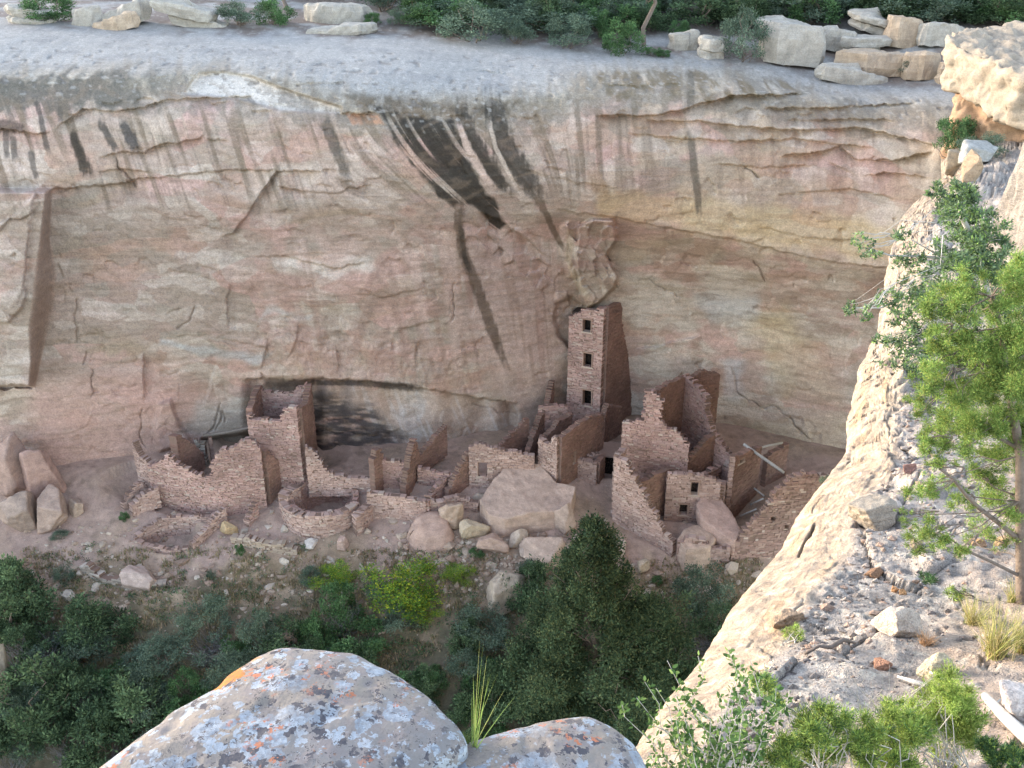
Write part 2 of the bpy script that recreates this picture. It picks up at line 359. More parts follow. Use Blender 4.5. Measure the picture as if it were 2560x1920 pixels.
# buttress above the square tower
bulge([(1446,566),(1482,548),(1532,550),(1540,600),(1515,640),(1545,690),(1535,722),(1500,752),(1470,772),(1452,740),(1440,650)], 1.0, 4)
bulge([(1440,700),(1452,655),(1445,560),(1410,560),(1400,600),(1425,690)], .5, 10)
bulge([(1390,758),(1430,742),(1462,772),(1436,800),(1425,870),(1398,842),(1386,800)], -.8, 6)
sh = poly_mask([(1150,530),(1300,580),(1385,660),(1450,760),(1400,800),(1330,700),(1250,650),(1160,600)], PX, PY, 15) + poly_mask([(1400,560),(1540,545),(1548,720),(1450,780)], PX, PY, 8)
v2, e2, s2 = cells(WX * 1.5 + 2 * warp, WZ * 1.0, 9)
D += sh * (.3 * (v2 - .5) + .6 * s2)
for c_ in ([(555,1000),(535,1060),(518,1088)], [(545,1018),(556,1040),(540,1075)], [(650,930),(672,955)], [(560,1030),(558,1060)],
           [(1135,700),(1133,790),(1120,812)], [(1835,905),(1842,975),(1865,1003),(1950,1022),(2018,1088),(2045,1108)], [(1890,648),(1912,702)],
           [(355,1020),(348,1090),(362,1120)], [(440,820),(480,800),(485,765)], [(225,920),(240,985),(232,1000)], [(710,1035),(800,1045),(920,1050)],
           [(740,1075),(860,1080),(960,1088)], [(190,745),(190,860)], [(1700,655),(1740,660)], [(1860,420),(1905,440)],
           [(285,390),(300,420),(330,450),(345,465)], [(215,880),(205,915)], [(1620,700),(1720,745)], [(1180,1010),(1300,1040)]):
    crack(c_)
# the recess with the beam behind the left tower, and the low fallen ledges at the left foot
bulge([(668,953),(800,953),(790,1150),(668,1150)], -.9, 16)
bulge([(505,1098),(636,1080),(640,1160),(500,1150)], -.7, 6)
bulge([(400,1010),(425,1000),(445,1055),(480,1110),(400,1130),(385,1080)], .5, 8)
# mesa top: soil hummocks and low slabs
D += (1 - sstep(-20, 10, PY - benchline)) * (.4 * fbm(WX / 5, YC / 5, 1, 3))
YD = YC + D
PC = at(PX, PY, YD)

# --- what colour the rock is
A = np.empty(PX.shape + (3,))
def put(mask, c, k=1.0):
    m = (np.clip(mask, 0, 1) * k)[..., None]; A[...] = A * (1 - m) + lin(*c) * m
wn = fbm(WX / 8, WZ / 8, 11, 3); wn2 = fbm(WX / 3, WZ / 2, 21, 4); wh = fbm(WX / 7, (WZ + 1.2 * warp) / .8, 31, 4)
A[...] = lin(168, 149, 135)
put(sstep(1300, 1750, PX), (178, 158, 136))
put((1 - sstep(1200, 1350, PX)) * sstep(560, 640, PY), (160, 142, 128))
put(sstep(600, 720, PY) * sstep(1480, 1620, PX), (194, 181, 166))
put(sstep(-.1, .3, wn2 + .4 * wn), (176, 150, 139), .8)
put(sstep(.05, .35, fbm(WX / 5, (WZ + warp) / 2, 41, 4)), (150, 132, 108), .6)
put(sstep(.05, .4, wh) , (162, 150, 136), .35)
put(sstep(.08, .4, -wh), (166, 138, 120), .3)
put(sstep(.1, .4, fbm(WX / 4, (WZ + warp) / .5, 51, 3)), (184, 168, 152), .3)
# patches where flakes have come away: each its own tint
ca, _, _ = cells(WX / 3.4 + 1.1 * warp + .25 * wn2, (WZ + .8 * warp) / 1.5 + .3 * wn2, 11); cb, _, _ = cells(WX / 1.3 + .8 * wn2, WZ / .7 + .8 * warp + .3 * wn2, 12)
for lo_, hi_, c_, k_ in ((0, .2, (184, 150, 137), .6), (.2, .38, (150, 136, 120), .55), (.38, .54, (188, 174, 160), .6), (.8, 1.1, (172, 140, 120), .5)):
    put((ca >= lo_) * (ca < hi_) * sstep(-.25, .05, wn2 + .5 * wn), c_, k_)
for lo_, hi_, c_, k_ in ((0, .15, (190, 176, 162), .4), (.15, .3, (156, 130, 116), .35), (.3, .42, (148, 140, 126), .35)): put((cb >= lo_) * (cb < hi_), c_, k_)
# zones
z1 = lambda pts, s: poly_mask(pts, PX + 25 * noise3(PX / 60, PY / 60, 3), PY + 18 * noise3(PX / 60, PY / 60, 6), s)
put(z1([(80,960),(360,900),(560,1000),(380,1280),(60,1250)], 40), (170, 138, 126), .7)
put(z1([(1150,560),(1380,640),(1450,800),(1300,900),(1180,800)], 30), (172, 148, 138), .6)
put(z1([(1165,760),(1230,740),(1420,900),(1330,1060),(1230,960)], 30), (182, 160, 148), .6)
put(z1([(690,640),(830,660),(910,640),(940,665),(830,690),(700,675)], 8), (200, 188, 176), .7)
put(z1([(660,770),(790,790),(760,800),(660,790)], 8), (180, 178, 172), .6)
put(z1([(400,850),(640,880),(680,895),(640,905),(400,870)], 8), (168, 168, 164), .6)
put(z1([(440,1085),(500,1010),(640,1000),(640,1070),(520,1100)], 20), (160, 155, 146), .6)
put(z1([(1870,800),(1960,760),(2050,900),(2100,1000),(1960,1000)], 30) , (180, 160, 120), .45)
put(z1([(1740,740),(1900,730),(1880,800),(1780,800)], 20), (190, 190, 188), .6)
put(z1([(1800,900),(1860,900),(1850,1000),(1810,980)], 15), (188, 184, 180), .6)
put(z1([(1960,880),(2120,860),(2120,1180),(2020,1180)], 40), (178, 152, 136), .5)
put(z1([(1820,1060),(2110,1060),(2100,1230),(1850,1200)], 40), (182, 168, 144), .5)
put(z1([(1500,540),(2250,660),(2250,560),(1500,470)], 20), (186, 164, 122), .5)
put(z1([(700,950),(1270,1005),(1300,1080),(700,1020)], 12), (178, 160, 146), .7)
# the white slickrock bench and grey rim
rimband = sstep(.0, .25, fbm(WX / 1.2, WZ / 1.2, 61, 4) + .45 * (1 - np.abs(PY - roll - 45) / 55)) * sstep(-40, 0, PY - roll) * (1 - sstep(80, 150, PY - roll))
put(1 - sstep(10, 90, PY - roll + 30 * wn2), (156, 144, 126))
put(1 - sstep(-50, 30, PY - roll + 25 * wn2), (153, 149, 143))
put((1 - sstep(-50, 30, PY - roll + 25 * wn2)) * sstep(.0, .3, fbm(WX / 2, YC / 1.5, 71, 4)), (136, 133, 130), .6)
put(rimband, (112, 104, 92), .55)
put(sstep(.1, .45, noise3(PX / 22, PY / 120, 3.9) + .5 * wn2) * sstep(-70, 0, PY - roll) * (1 - sstep(60, 140, PY - roll)), (126, 114, 98), .5)
leftband = rimband * (1 - sstep(250, 420, PX)) + .9 * z1([(-400,190),(120,205),(300,190),(420,230),(400,270),(280,260),(150,300),(-400,330)], 25) * sstep(-.1, .25, fbm(WX * 1.5, WZ * 1.2, 81, 4))
put(leftband, (92, 88, 80), .75)
put(z1([(860,240),(1000,238),(1160,262),(1300,250),(1290,290),(1100,300),(960,300),(930,275)], 10) * sstep(-.35, .1, fbm(WX * 2, WZ * 1.5, 82, 4)), (88, 78, 64), .85)
put(z1([(1490,178),(1700,170),(1900,195),(2030,215),(1930,240),(1760,255),(1700,240),(1560,262),(1480,240)], 10) * sstep(-.12, .2, fbm(WX * 1.2, WZ * 1.2, 83, 4)), (104, 90, 68), .8)
put(poly_mask(scoop, PX, PY, 4), (196, 186, 174), .9)
put(poly_mask([(865,284),(945,284),(960,310),(880,312)], PX, PY, 4), (170, 125, 96), .7)
# water streaks: fine ones everywhere on the upper face, following the way the face leans
sh_ = sstep(800, 1000, PX) * (1 - sstep(1320, 1480, PX)); aa = .33 - .26 * sstep(1250, 1480, PX) + .1 * sh_
yy = np.clip(PY - 270, -40, 330); UU = PX - aa * yy - .0016 * sh_ * yy * yy - .2 * np.clip(PY - 600, 0, 500)
f1 = noise3(UU / 16, PY / 170, 1.5); f2 = noise3(UU / 6, PY / 110, 2.5); f3 = noise3(UU / 40, PY / 260, 3.5)
upz = sstep(225, 300, PY + 30 * wn) * (1 - sstep(450, 560, PY + 60 * wn + 40 * f3)) * (1 - .6 * sstep(1500, 1700, PX))
loz = sstep(520, 640, PY) * (1 - sstep(900, 1000, PY)) * sstep(620, 760, PX) * (1 - sstep(1400, 1440, PX))
put(upz * sstep(.05, .5, f1 + .7 * f3 + .4 * wn), (112, 97, 80), .6)
put(upz * sstep(.15, .5, f2 + .3 * f1), (104, 92, 80), .28)
put((upz + .6 * loz) * sstep(.3, .6, noise3(UU / 11, PY / 240, 6.5)) * sstep(-.1, .3, fbm(WX / 4, WZ / 4, 66, 2)), (190, 168, 150), .38)
put(loz * sstep(.1, .5, f1), (144, 120, 106), .5); put(loz * sstep(.1, .5, f3), (192, 168, 155), .6); put(loz * sstep(.15, .5, -f3), (160, 132, 120), .5)
put(z1([(860,960),(1300,1010),(1320,1130),(900,1120)], 15) * sstep(.1, .4, noise3((PX - .4 * (PY - 960)) / 14, PY / 120, 4.1)), (196, 188, 182), .4)
put(z1([(1010,975),(1060,975),(1045,1150),(1020,1150)], 6), (186, 182, 178), .4)
# black desert varnish
def streak(pts, c, k, soft=.35, nz=.5):
    wmax = max(p[2] for p in pts); s = box_of(pts, wmax * 2 + 10, PX, PY); X, Yp = PX[s], PY[s]
    d, t, sd_ = poly_dist([(p[0], p[1]) for p in pts], X, Yp)
    cum = [0]
    for a, b in zip(pts[:-1], pts[1:]): cum.append(cum[-1] + math.hypot(b[0]-a[0], b[1]-a[1]))
    w = np.interp(t, np.array(cum) / cum[-1], [p[2] for p in pts])
    n = noise3(X / 7, Yp / 60, 3.1) * .7 + noise3(X / 9, Yp / 9, 5.2) * .4
    m = 1 - sstep(1 - soft, 1 + soft, d / w - nz * n)
    m *= (1 - sstep(.8, 1.0, t + .12 * n)) * sstep(-.03, .14, t + .1 * n)
    A[s] = A[s] * (1 - (m * k)[..., None]) + lin(*c) * (m * k)[..., None]
blk = (50, 46, 40)
wx_ = PX + 9 * noise3(PX / 30, PY / 45, 1.7) + 5 * noise3(PX / 9, PY / 25, 2.7); wy_ = PY + 10 * noise3(PX / 22, PY / 30, 5.7)
main = poly_mask([(936,262),(1000,285),(1060,300),(1135,300),(1150,350),(1182,420),(1225,490),(1268,562),(1242,572),(1198,522),(1138,507),(1098,488),(1043,420),(986,347),(958,305)], wx_, wy_, 6)
put(main * sstep(-.62, -.25, .8 * f1 + .5 * f2 + .25 * fbm(WX * 1.2, WZ * .8, 17, 3)), blk, .93)
put(main * sstep(.1, .5, f2), (86, 78, 68), .35)
streak([(1130,480,26),(1150,520,14),(1148,570,11),(1158,630,13),(1185,700,14),(1212,770,13),(1232,830,13),(1255,890,9),(1285,960,6)], (88, 74, 62), .8)
streak([(1150,560,6),(1160,640,6),(1180,690,6)], blk, .7)
streak([(1150,255,18),(1165,320,22),(1205,395,23),(1255,460,16),(1290,492,8)], blk, .86)
streak([(1225,235,20),(1240,290,24),(1262,370,27),(1305,430,28),(1345,485,22),(1375,505,9)], blk, .82)
streak([(1338,490,14),(1364,530,8),(1385,580,7),(1420,640,5)], (80, 66, 50), .7)
streak([(1144,300,6),(1170,370,9),(1210,440,9),(1250,490,7)], (196, 172, 156), .8)
streak([(1222,300,5),(1240,370,5),(1270,430,5),(1300,486,5)], (196, 178, 160), .7)
streak([(806,290,16),(835,360,13),(862,430,12),(880,455,7)], (74, 70, 64), .75)
streak([(177,322,9),(195,375,13),(210,410,14),(226,452,15)], blk, .85)
streak([(247,300,9),(272,345,9),(294,382,9)], (66, 64, 60), .8); streak([(304,302,10),(325,345,13),(345,382,12)], (66, 64, 62), .85)
streak([(92,250,6),(105,310,7),(118,370,7),(128,392,6)], (66, 62, 58), .75)
streak([(12,320,8),(19,400,7)], (70, 66, 62), .7); streak([(32,335,9),(36,405,7)], (70, 66, 62), .7); streak([(76,372,7),(84,420,7),(94,455,6)], (70, 66, 62), .7)
streak([(150,265,7),(152,310,6)], (84, 78, 70), .7); streak([(-20,312,20),(40,318,14),(70,322,8)], blk, .7)
streak([(1725,172,13),(1727,230,12),(1726,285,8)], (92, 84, 72), .7); streak([(1728,322,9),(1732,400,10),(1742,470,9),(1750,560,7)], (88, 82, 72), .75)
streak([(1580,215,8),(1590,300,8)], (110, 100, 84), .5); streak([(1480,420,16),(1500,470,18),(1520,520,14)], (140, 112, 84), .5)
streak([(620,240,5),(640,270,7)], (100, 92, 84), .6); streak([(690,235,16),(760,262,18),(800,272,12)], (112, 104, 96), .6)
streak([(1430,560,10),(1420,650,7),(1450,720,8),(1490,770,6)], (190, 172, 148), .6)
# soot under the ledge, then the painted shade and darker tones beside it
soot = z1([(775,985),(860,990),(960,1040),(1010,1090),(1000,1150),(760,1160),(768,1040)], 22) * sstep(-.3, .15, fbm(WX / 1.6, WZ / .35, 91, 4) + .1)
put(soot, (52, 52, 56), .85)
put(z1([(668,952),(780,952),(775,1160),(668,1160)], 10), (92, 84, 78), .55)  # shadow of the recess right of the left tower, painted into the rock
streak([(760,956,6),(900,958,7),(1000,965,10),(1080,975,8)], (60, 56, 54), .8)  # darker line along the ledge
put(z1([(505,1098),(636,1080),(640,1160),(500,1150)], 6), (108, 104, 96), .6)  # greyer patch over the beam recess
# thin dark seams where water and dirt sit, plus lichen grain
put(sstep(.86, .95, ridged(WX / 3, WZ / 1.1, 15, 2)) * onface, (128, 110, 92), .3)
# mesa top: litter, soil
soil = 1 - sstep(-25, 5, PY - benchline + 20 * noise3(PX / 50, PY / 20, 9))
put(soil * sstep(-.1, .2, fbm(WX / 3, YC / 3, 7, 3) + .1), (112, 98, 88), .9)
put(soil * sstep(700, 1200, PX) * (1 - sstep(50, 110, PY)), (80, 72, 64), .8)
side_shade = sstep(el_ - 3, el_ + 3, PX) * (1 - sstep(er_ - 4, er_ + 4, PX)) * sstep(470, 486, PY) * (1 - sstep(955, 968, PY))
put(side_shade, (140, 118, 102), .75)  # right-facing side of the slab painted browner for its shade
put(pits, (120, 112, 104), .6)
put(sstep(.3, .5, noise3(WX * 4, YC * 4, WZ * 6)) * (1 - sstep(20, 110, PY - roll)) * sstep(-110, -30, PY - roll), (128, 118, 106), .5)
put(sstep(.35, .55, noise3(WX * 3 + 40, YC * 3, WZ * 4)) * (1 - sstep(20, 110, PY - roll)), (186, 180, 170), .3)
A *= (1 + .2 * fbm(WX * 2.5, WZ * 2.5, 44, 3))[..., None]
A = np.clip(A * (1 + .09 * onface)[..., None], .012, .8)
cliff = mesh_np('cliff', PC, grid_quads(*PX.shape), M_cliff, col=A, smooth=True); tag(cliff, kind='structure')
def cliffY(px, py):
    i = int(np.clip(np.searchsorted(py1, py), 0, len(py1) - 1)); j = int(np.clip(np.searchsorted(px1, px), 0, len(px1) - 1)); return float(YD[i, j])

# ---------------------------------------------------------------- alcove floor and talus slope
gx = np.concatenate([np.arange(-75, -36, 1.0), np.arange(-36, 36, .16), np.arange(36, 76, 1.0)])
gy = np.concatenate([np.arange(10, 30, .6), np.arange(30, 62, .16)])
GX, GY = np.meshgrid(gx, gy); GZ = fZ(GY)
GZ = np.where(GY < 30, GZ - .25 * (30 - GY), GZ)
GZ = np.minimum(GZ, -29.15 + .05 * np.maximum(GY - 51, 0) + .5 * sstep(-8, -22, GX))      # the levelled floor of the alcove
near = 1 - sstep(44, 49, GY)
GZ = GZ + near * (.9 * fbm(GX / 7, GY / 7, 1.2, 3)) + .12 * fbm(GX / 1.5, GY / 1.5, 2.2, 4) + .03 * fbm(GX * 2, GY * 2, 7, 2)

# ---------------------------------------------------------------- the ruins: every wall is laid stone by stone
PINK = [(176, 145, 134), (168, 136, 125), (182, 152, 141), (164, 134, 122), (174, 146, 132)]
TAN = [(178, 152, 140), (170, 143, 130), (184, 160, 148), (164, 138, 126), (176, 149, 136)]
DARK = [(140, 111, 99), (134, 106, 94), (146, 117, 104), (138, 112, 98)]  # brown plaster, darkened further for walls turned away from the sun
BASES = []
class Stones:
    def __init__(s): s.v = []; s.c = []
    def box(s, P8, c): s.v.append(P8); s.c.append(c)
    def build(s, name, parent):
        v = np.array(s.v).reshape(-1, 3); n = len(s.v)
        q = np.array([[0,1,2,3],[7,6,5,4],[0,4,5,1],[1,5,6,2],[2,6,7,3],[3,7,4,0]])
        return mesh_np(name, v, (q[None] + 8 * np.arange(n)[:, None, None]).reshape(-1, 4), M_stone, parent, fcol=np.repeat(np.array(s.c), 6, 0))
def seg_mb(S, pts, th=.36, course=.14, length=.36, pal=PINK, jag=.12, rough=.022, holes=(), seed=0, zdeep=.5, tcol=None, chinks=.06, nocarve=False):
    """pts: list of (Vector base, z top). Courses of stones along the polyline, jagged top, holes=(s0,s1,z0,z1)"""
    if pal is DARK: chinks = 0; rough = .014
    course *= .72; length *= .6; jag *= .8
    r = np.random.default_rng(seed * 977 + int(abs(pts[0][0].x) * 100) + 13)
    B = [Vector(p[0]) for p in pts]; T = [p[1] for p in pts]
    cum = [0.0]
    for a, b in zip(B[:-1], B[1:]): cum.append(cum[-1] + (b - a).xy.length)
    L = cum[-1]
    if L < .05: return
    bx = np.array([b.x for b in B]); by = np.array([b.y for b in B]); bz = np.array([b.z for b in B]); T = np.array(T)
    if not nocarve:
        for q in np.arange(0, L, .3): BASES.append((np.interp(q, cum, bx), np.interp(q, cum, by), np.interp(q, cum, bz)))
    def frame(q):
        i = min(max(int(np.searchsorted(cum, q)) - 1, 0), len(B) - 2)
        d = (B[i+1] - B[i]).xy.normalized(); return d
    def pos(q): return np.interp(q, cum, bx), np.interp(q, cum, by)
    def tone(q, z_):
        v = .16 * math.sin(q * 1.9 + seed) * math.sin(z_ * 2.3 + seed * 2) + .1 * math.sin(q * .7 + z_ * .9 + seed)
        return 1 + v * .8
    z = float(min(bz)) - zdeep; ztop = float(max(T)) + .2
    k = 0
    while z < ztop:
        h = course * r.uniform(.75, 1.3)
        q = -r.uniform(0, length) if k % 2 else 0.0
        edges = sorted(set([0.0, L] + [e for a, b, c, d in holes if c < z + h * .6 and d > z + h * .4 for e in (a, b)]))
        for e0, e1 in zip(edges[:-1], edges[1:]):
            mid = (e0 + e1) / 2
            if any(a < mid < b and c < z + h * .6 and d > z + h * .4 for a, b, c, d in holes): continue
            q = e0
            while q < e1 - 1e-4:
                l = length * r.uniform(.5, 1.7); q2 = q + l
                if e1 - q2 < length * .4: q2 = e1
                m = (q + q2) / 2
                zt = np.interp(m, cum, T) + (abs(r.normal()) - .7) * jag * 1.5 + .12 * math.sin(m * 3.1 + seed) * (jag > .045); zb = np.interp(m, cum, bz) - zdeep
                if z + h * .5 < zt and z + h > zb:
                    g = .008
                    o = [r.normal() * rough for _ in range(4)]
                    x0, y0 = pos(q + (g if q > e0 else 0)); x1, y1 = pos(q2 - (g if q2 < e1 else 0)); d0 = frame(q + 1e-3); d1 = frame(q2 - 1e-3)
                    n0 = (d0.y, -d0.x); n1 = (d1.y, -d1.x); f = th / 2
                    z0 = z + .004; z1 = z + h - g + r.normal() * .006
                    e0j = r.normal() * rough * .7 if q <= e0 + 1e-6 else 0; e1j = r.normal() * rough * .7 if q2 >= e1 - 1e-6 else 0
                    x0 -= d0.x * e0j; y0 -= d0.y * e0j; x1 += d1.x * e1j; y1 += d1.y * e1j
                    P = [(x0 + n0[0]*(f+o[0]), y0 + n0[1]*(f+o[0]), z0), (x1 + n1[0]*(f+o[1]), y1 + n1[1]*(f+o[1]), z0),
                         (x1 - n1[0]*(f+o[2]), y1 - n1[1]*(f+o[2]), z0), (x0 - n0[0]*(f+o[3]), y0 - n0[1]*(f+o[3]), z0)]
                    P += [(a[0] + r.normal() * .006, a[1] + r.normal() * .006, z1 + r.normal() * .006) for a in P]
                    c = lin(*pal[r.integers(len(pal))]) * r.uniform(.88, 1.1) * tone(m, z)
                    if r.random() < chinks * .6: c = lin(186, 166, 152) * r.uniform(.9, 1.05)
                    S.box(P, c)
                    # mud mortar behind the joints
                    f2 = f - .028
                    a0 = pos(q); a1 = pos(q2)
                    Q = [(a0[0]+n0[0]*f2, a0[1]+n0[1]*f2, z-.01), (a1[0]+n1[0]*f2, a1[1]+n1[1]*f2, z-.01), (a1[0]-n1[0]*f2, a1[1]-n1[1]*f2, z-.01), (a0[0]-n0[0]*f2, a0[1]-n0[1]*f2, z-.01)]
                    Q += [(a, b, z + h - .012) for a, b, _ in Q]
                    S.box(Q, lin(126, 104, 92))
                q = q2
        z += h; k += 1
def zat(py, Y): return -Y * float(tanang(py))
def node(px, pb, pt, Y=None):
    """wall node: photo column at the base, photo row of its foot, photo row of its top -> (base point, top z)"""
    if Y is None: Y = float(fY(pb))
    b = V(px, pb, Y); return (b, zat(pt, Y))
def wall(name, parent, nodes, label=None, holes_px=(), **kw):
    pts = [node(*n) for n in nodes]; S = Stones()
    holes = []
    for hx0, hx1, hy0, hy1 in holes_px:          # holes given in photo pixels on this (straight) wall
        a, b = pts[0][0], pts[-1][0]; d = (b - a).xy; Lw = d.length; d.normalize(); r_ = []
        for hx in (hx0, hx1):
            hy = (hy0 + hy1) / 2; ray = V(hx, hy, 1.0)
            # intersect the sight line with the wall's upright plane
            n = Vector((d.y, -d.x)); t = (a.xy.dot(n)) / (ray.xy.dot(n)); p = ray * t; r_.append(((p.xy - a.xy).dot(d), p))
        Yh = (r_[0][1].y + r_[1][1].y) / 2
        holes.append((r_[0][0], r_[1][0], zat(hy1, Yh), zat(hy0, Yh)))
    seg_mb(S, pts, holes=holes, **kw)
    o = S.build(name, parent)
    if label: o['label'] = label
    # the frame of every opening: lintel, sill and jamb stones, a part of its own
    for (s0, s1, z0, z1) in holes:
        a, b = pts[0][0], pts[-1][0]; d = (b - a).xy.normalized(); n = Vector((d.y, -d.x)); th = kw.get('th', .36); Sf = Stones()
        def bx(q0, q1, za, zb, pr, c):
            P = [(a.x + d.x*q + n.x*w, a.y + d.y*q + n.y*w, za) for q, w in ((q0, th/2+pr), (q1, th/2+pr), (q1, -th/2-pr), (q0, -th/2-pr))]
            Sf.box(P + [(x, y, zb) for x, y, _ in P], c)
        ex = .10
        bx(s0 - ex, s1 + ex, z1 - .01, z1 + .09, .030, lin(150, 124, 108)); bx(s0 - ex, s1 + ex, z0 - .08, z0 + .01, .033, lin(186, 168, 152))
        bx(s0 - .035, s0 + .02, z0 + .01, z1 - .01, .027, lin(160, 134, 118)); bx(s1 - .02, s1 + .035, z0 + .01, z1 - .01, .027, lin(168, 142, 126))
        Sf.build('window' if (z1 - z0) < 1.25 else 'doorway', parent)
    return o
def tube(P, Rr, name, mat, parent=None, n=7, seed=0):
    P = [Vector(p) for p in P]; vs = []; r = np.random.default_rng(seed)
    for i, p in enumerate(P):
        d = (P[min(i+1, len(P)-1)] - P[max(i-1, 0)]).normalized(); u = d.cross(Vector((0, 0, 1)) if abs(d.z) < .9 else Vector((1, 0, 0))).normalized(); w = d.cross(u)
        rr = Rr[i] if hasattr(Rr, '__len__') else Rr
        for k in range(n):
            t = 2 * math.pi * k / n; q = rr * (1 + r.normal() * .06); vs.append(p + u * math.cos(t) * q + w * math.sin(t) * q)
    m = len(P); q = [[i*n+k, i*n+(k+1) % n, (i+1)*n+(k+1) % n, (i+1)*n+k] for i in range(m-1) for k in range(n)]
    c0 = len(vs); vs += [P[0], P[-1]]
    t = [[c0, (k+1) % n, k] for k in range(n)] + [[c0+1, (m-1)*n+k, (m-1)*n+(k+1) % n] for k in range(n)]
    return mesh_np(name, [tuple(v) for v in vs], q, mat, parent, tris=t, smooth=True)

# -- the square tower
T = thing('square_tower', 'tall four-storey square stone tower with three dark windows, leaning its back on the cliff', 'tower')
wall('front_wall', T, [(1419,1018,788,57.4),(1440,1021,782,57.15),(1458,1024,768,56.9),(1478,1027,775,56.75),(1502,1033,770,56.4)], pal=PINK + TAN[:1], length=.4, course=.13, jag=.05, zdeep=2.2,
     holes_px=[(1459,1480.5,797,828),(1460.5,1482.5,881,915),(1458.5,1481.5,973,1012)], chinks=.12, seed=1)
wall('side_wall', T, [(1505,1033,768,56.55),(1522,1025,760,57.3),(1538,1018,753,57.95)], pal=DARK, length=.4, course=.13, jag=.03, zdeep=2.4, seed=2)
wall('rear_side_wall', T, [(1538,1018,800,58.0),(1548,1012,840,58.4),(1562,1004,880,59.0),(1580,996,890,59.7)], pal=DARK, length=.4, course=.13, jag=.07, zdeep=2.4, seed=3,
     holes_px=[])
wall('inner_wall', T, [(1424,1016,800,57.6),(1436,1005,800,58.3),(1446,998,790,59.2)], pal=DARK, jag=.04, zdeep=.8, seed=4)
def deck(name, parent, corners, th, c):
    P = [V(*q) for q in corners]; z = P[0].z; S = Stones()
    S.box([(p.x, p.y, z - th) for p in P] + [(p.x, p.y, z) for p in P], lin(*c)); return S.build(name, parent)
def shade_floor(parent, py_, name='floor'):
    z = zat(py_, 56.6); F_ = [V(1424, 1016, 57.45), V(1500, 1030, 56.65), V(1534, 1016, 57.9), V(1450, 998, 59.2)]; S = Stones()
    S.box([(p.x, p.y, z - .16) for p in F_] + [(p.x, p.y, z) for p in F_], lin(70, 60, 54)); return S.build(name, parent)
for py_ in (790, 862, 945): shade_floor(T, py_)  # dark slabs added inside the open-topped tower to keep its windows dark
wall('inner_wall', T, [(1430,1010,800,58.2),(1516,1024,790,57.2)], pal=[(58,52,48), (66,58,52), (50,46,44)], jag=.03, rough=.01, zdeep=2.2, seed=77, chinks=0, label='dark backing panel added behind the tower windows')  # dark backing added so the tower openings look black
# -- rooms around the tower's foot
G = thing('tower_room_block', 'roofless stone rooms stepping down below the square tower, with jagged party walls', 'ruin')
wall('annex_wall', G, [(1345,1072,1018),(1362,1072,1012),(1372,1070,1014),(1390,1068,1012),(1416,1066,1010)], pal=PINK, jag=.06, zdeep=1.6, seed=5)
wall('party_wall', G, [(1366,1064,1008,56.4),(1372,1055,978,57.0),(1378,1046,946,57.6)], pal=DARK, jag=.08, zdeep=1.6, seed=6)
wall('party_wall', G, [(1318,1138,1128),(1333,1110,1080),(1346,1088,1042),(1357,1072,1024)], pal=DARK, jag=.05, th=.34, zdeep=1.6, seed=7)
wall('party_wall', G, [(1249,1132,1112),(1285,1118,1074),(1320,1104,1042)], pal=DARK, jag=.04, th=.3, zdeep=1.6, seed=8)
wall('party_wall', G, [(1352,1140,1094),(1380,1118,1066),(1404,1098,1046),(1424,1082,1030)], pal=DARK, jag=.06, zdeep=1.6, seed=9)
wall('front_wall', G, [(1350,1190,1096),(1362,1200,1100),(1374,1206,1108),(1384,1212,1092),(1394,1218,1088)], pal=TAN, jag=.05, length=.34, zdeep=1.6, seed=10, chinks=.1)
wall('side_wall', G, [(1396,1218,1090),(1418,1196,1076),(1445,1168,1052),(1475,1138,1040),(1502,1110,1034)], pal=DARK, jag=.05, holes_px=[(1424,1433,1126,1158)], zdeep=1.6, seed=11)
wall('rear_wall', G, [(1503,1106,1034,55.2),(1512,1100,1016,55.8),(1530,1092,1014,56.6),(1546,1085,1016,57.3)], pal=DARK, jag=.08, zdeep=1.6, seed=12)
wall('ledge_wall', G, [(1440,1170,1142),(1468,1176,1148),(1492,1180,1158)], pal=TAN, jag=.05, th=.5, zdeep=1.6, seed=13)
wall('ledge_wall', G, [(1492,1180,1158),(1500,1165,1142),(1506,1150,1138)], pal=DARK, jag=.05, zdeep=1.6, seed=14)
wall('ledge_wall', G, [(1446,1150,1128),(1470,1150,1130),(1500,1146,1130)], pal=TAN, jag=.06, zdeep=1.6, seed=15)
wall('doorway', G, [(1499,1180,1138,53.4),(1547,1182,1136,53.2)], pal=[(36,32,30), (42,38,36)], jag=.02, rough=.01, zdeep=1.0, seed=79, chinks=0, label='black panel standing for doorway shade under the ledge beside the big right ruin')  # near-black stones paint the darkness inside the opening
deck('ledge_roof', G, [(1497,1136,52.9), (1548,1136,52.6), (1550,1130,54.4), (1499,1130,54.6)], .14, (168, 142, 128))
wall('parapet', G, [(1258,1150,1146),(1290,1148,1140),(1335,1140,1134)], pal=TAN, jag=.05, zdeep=1.6, seed=16)

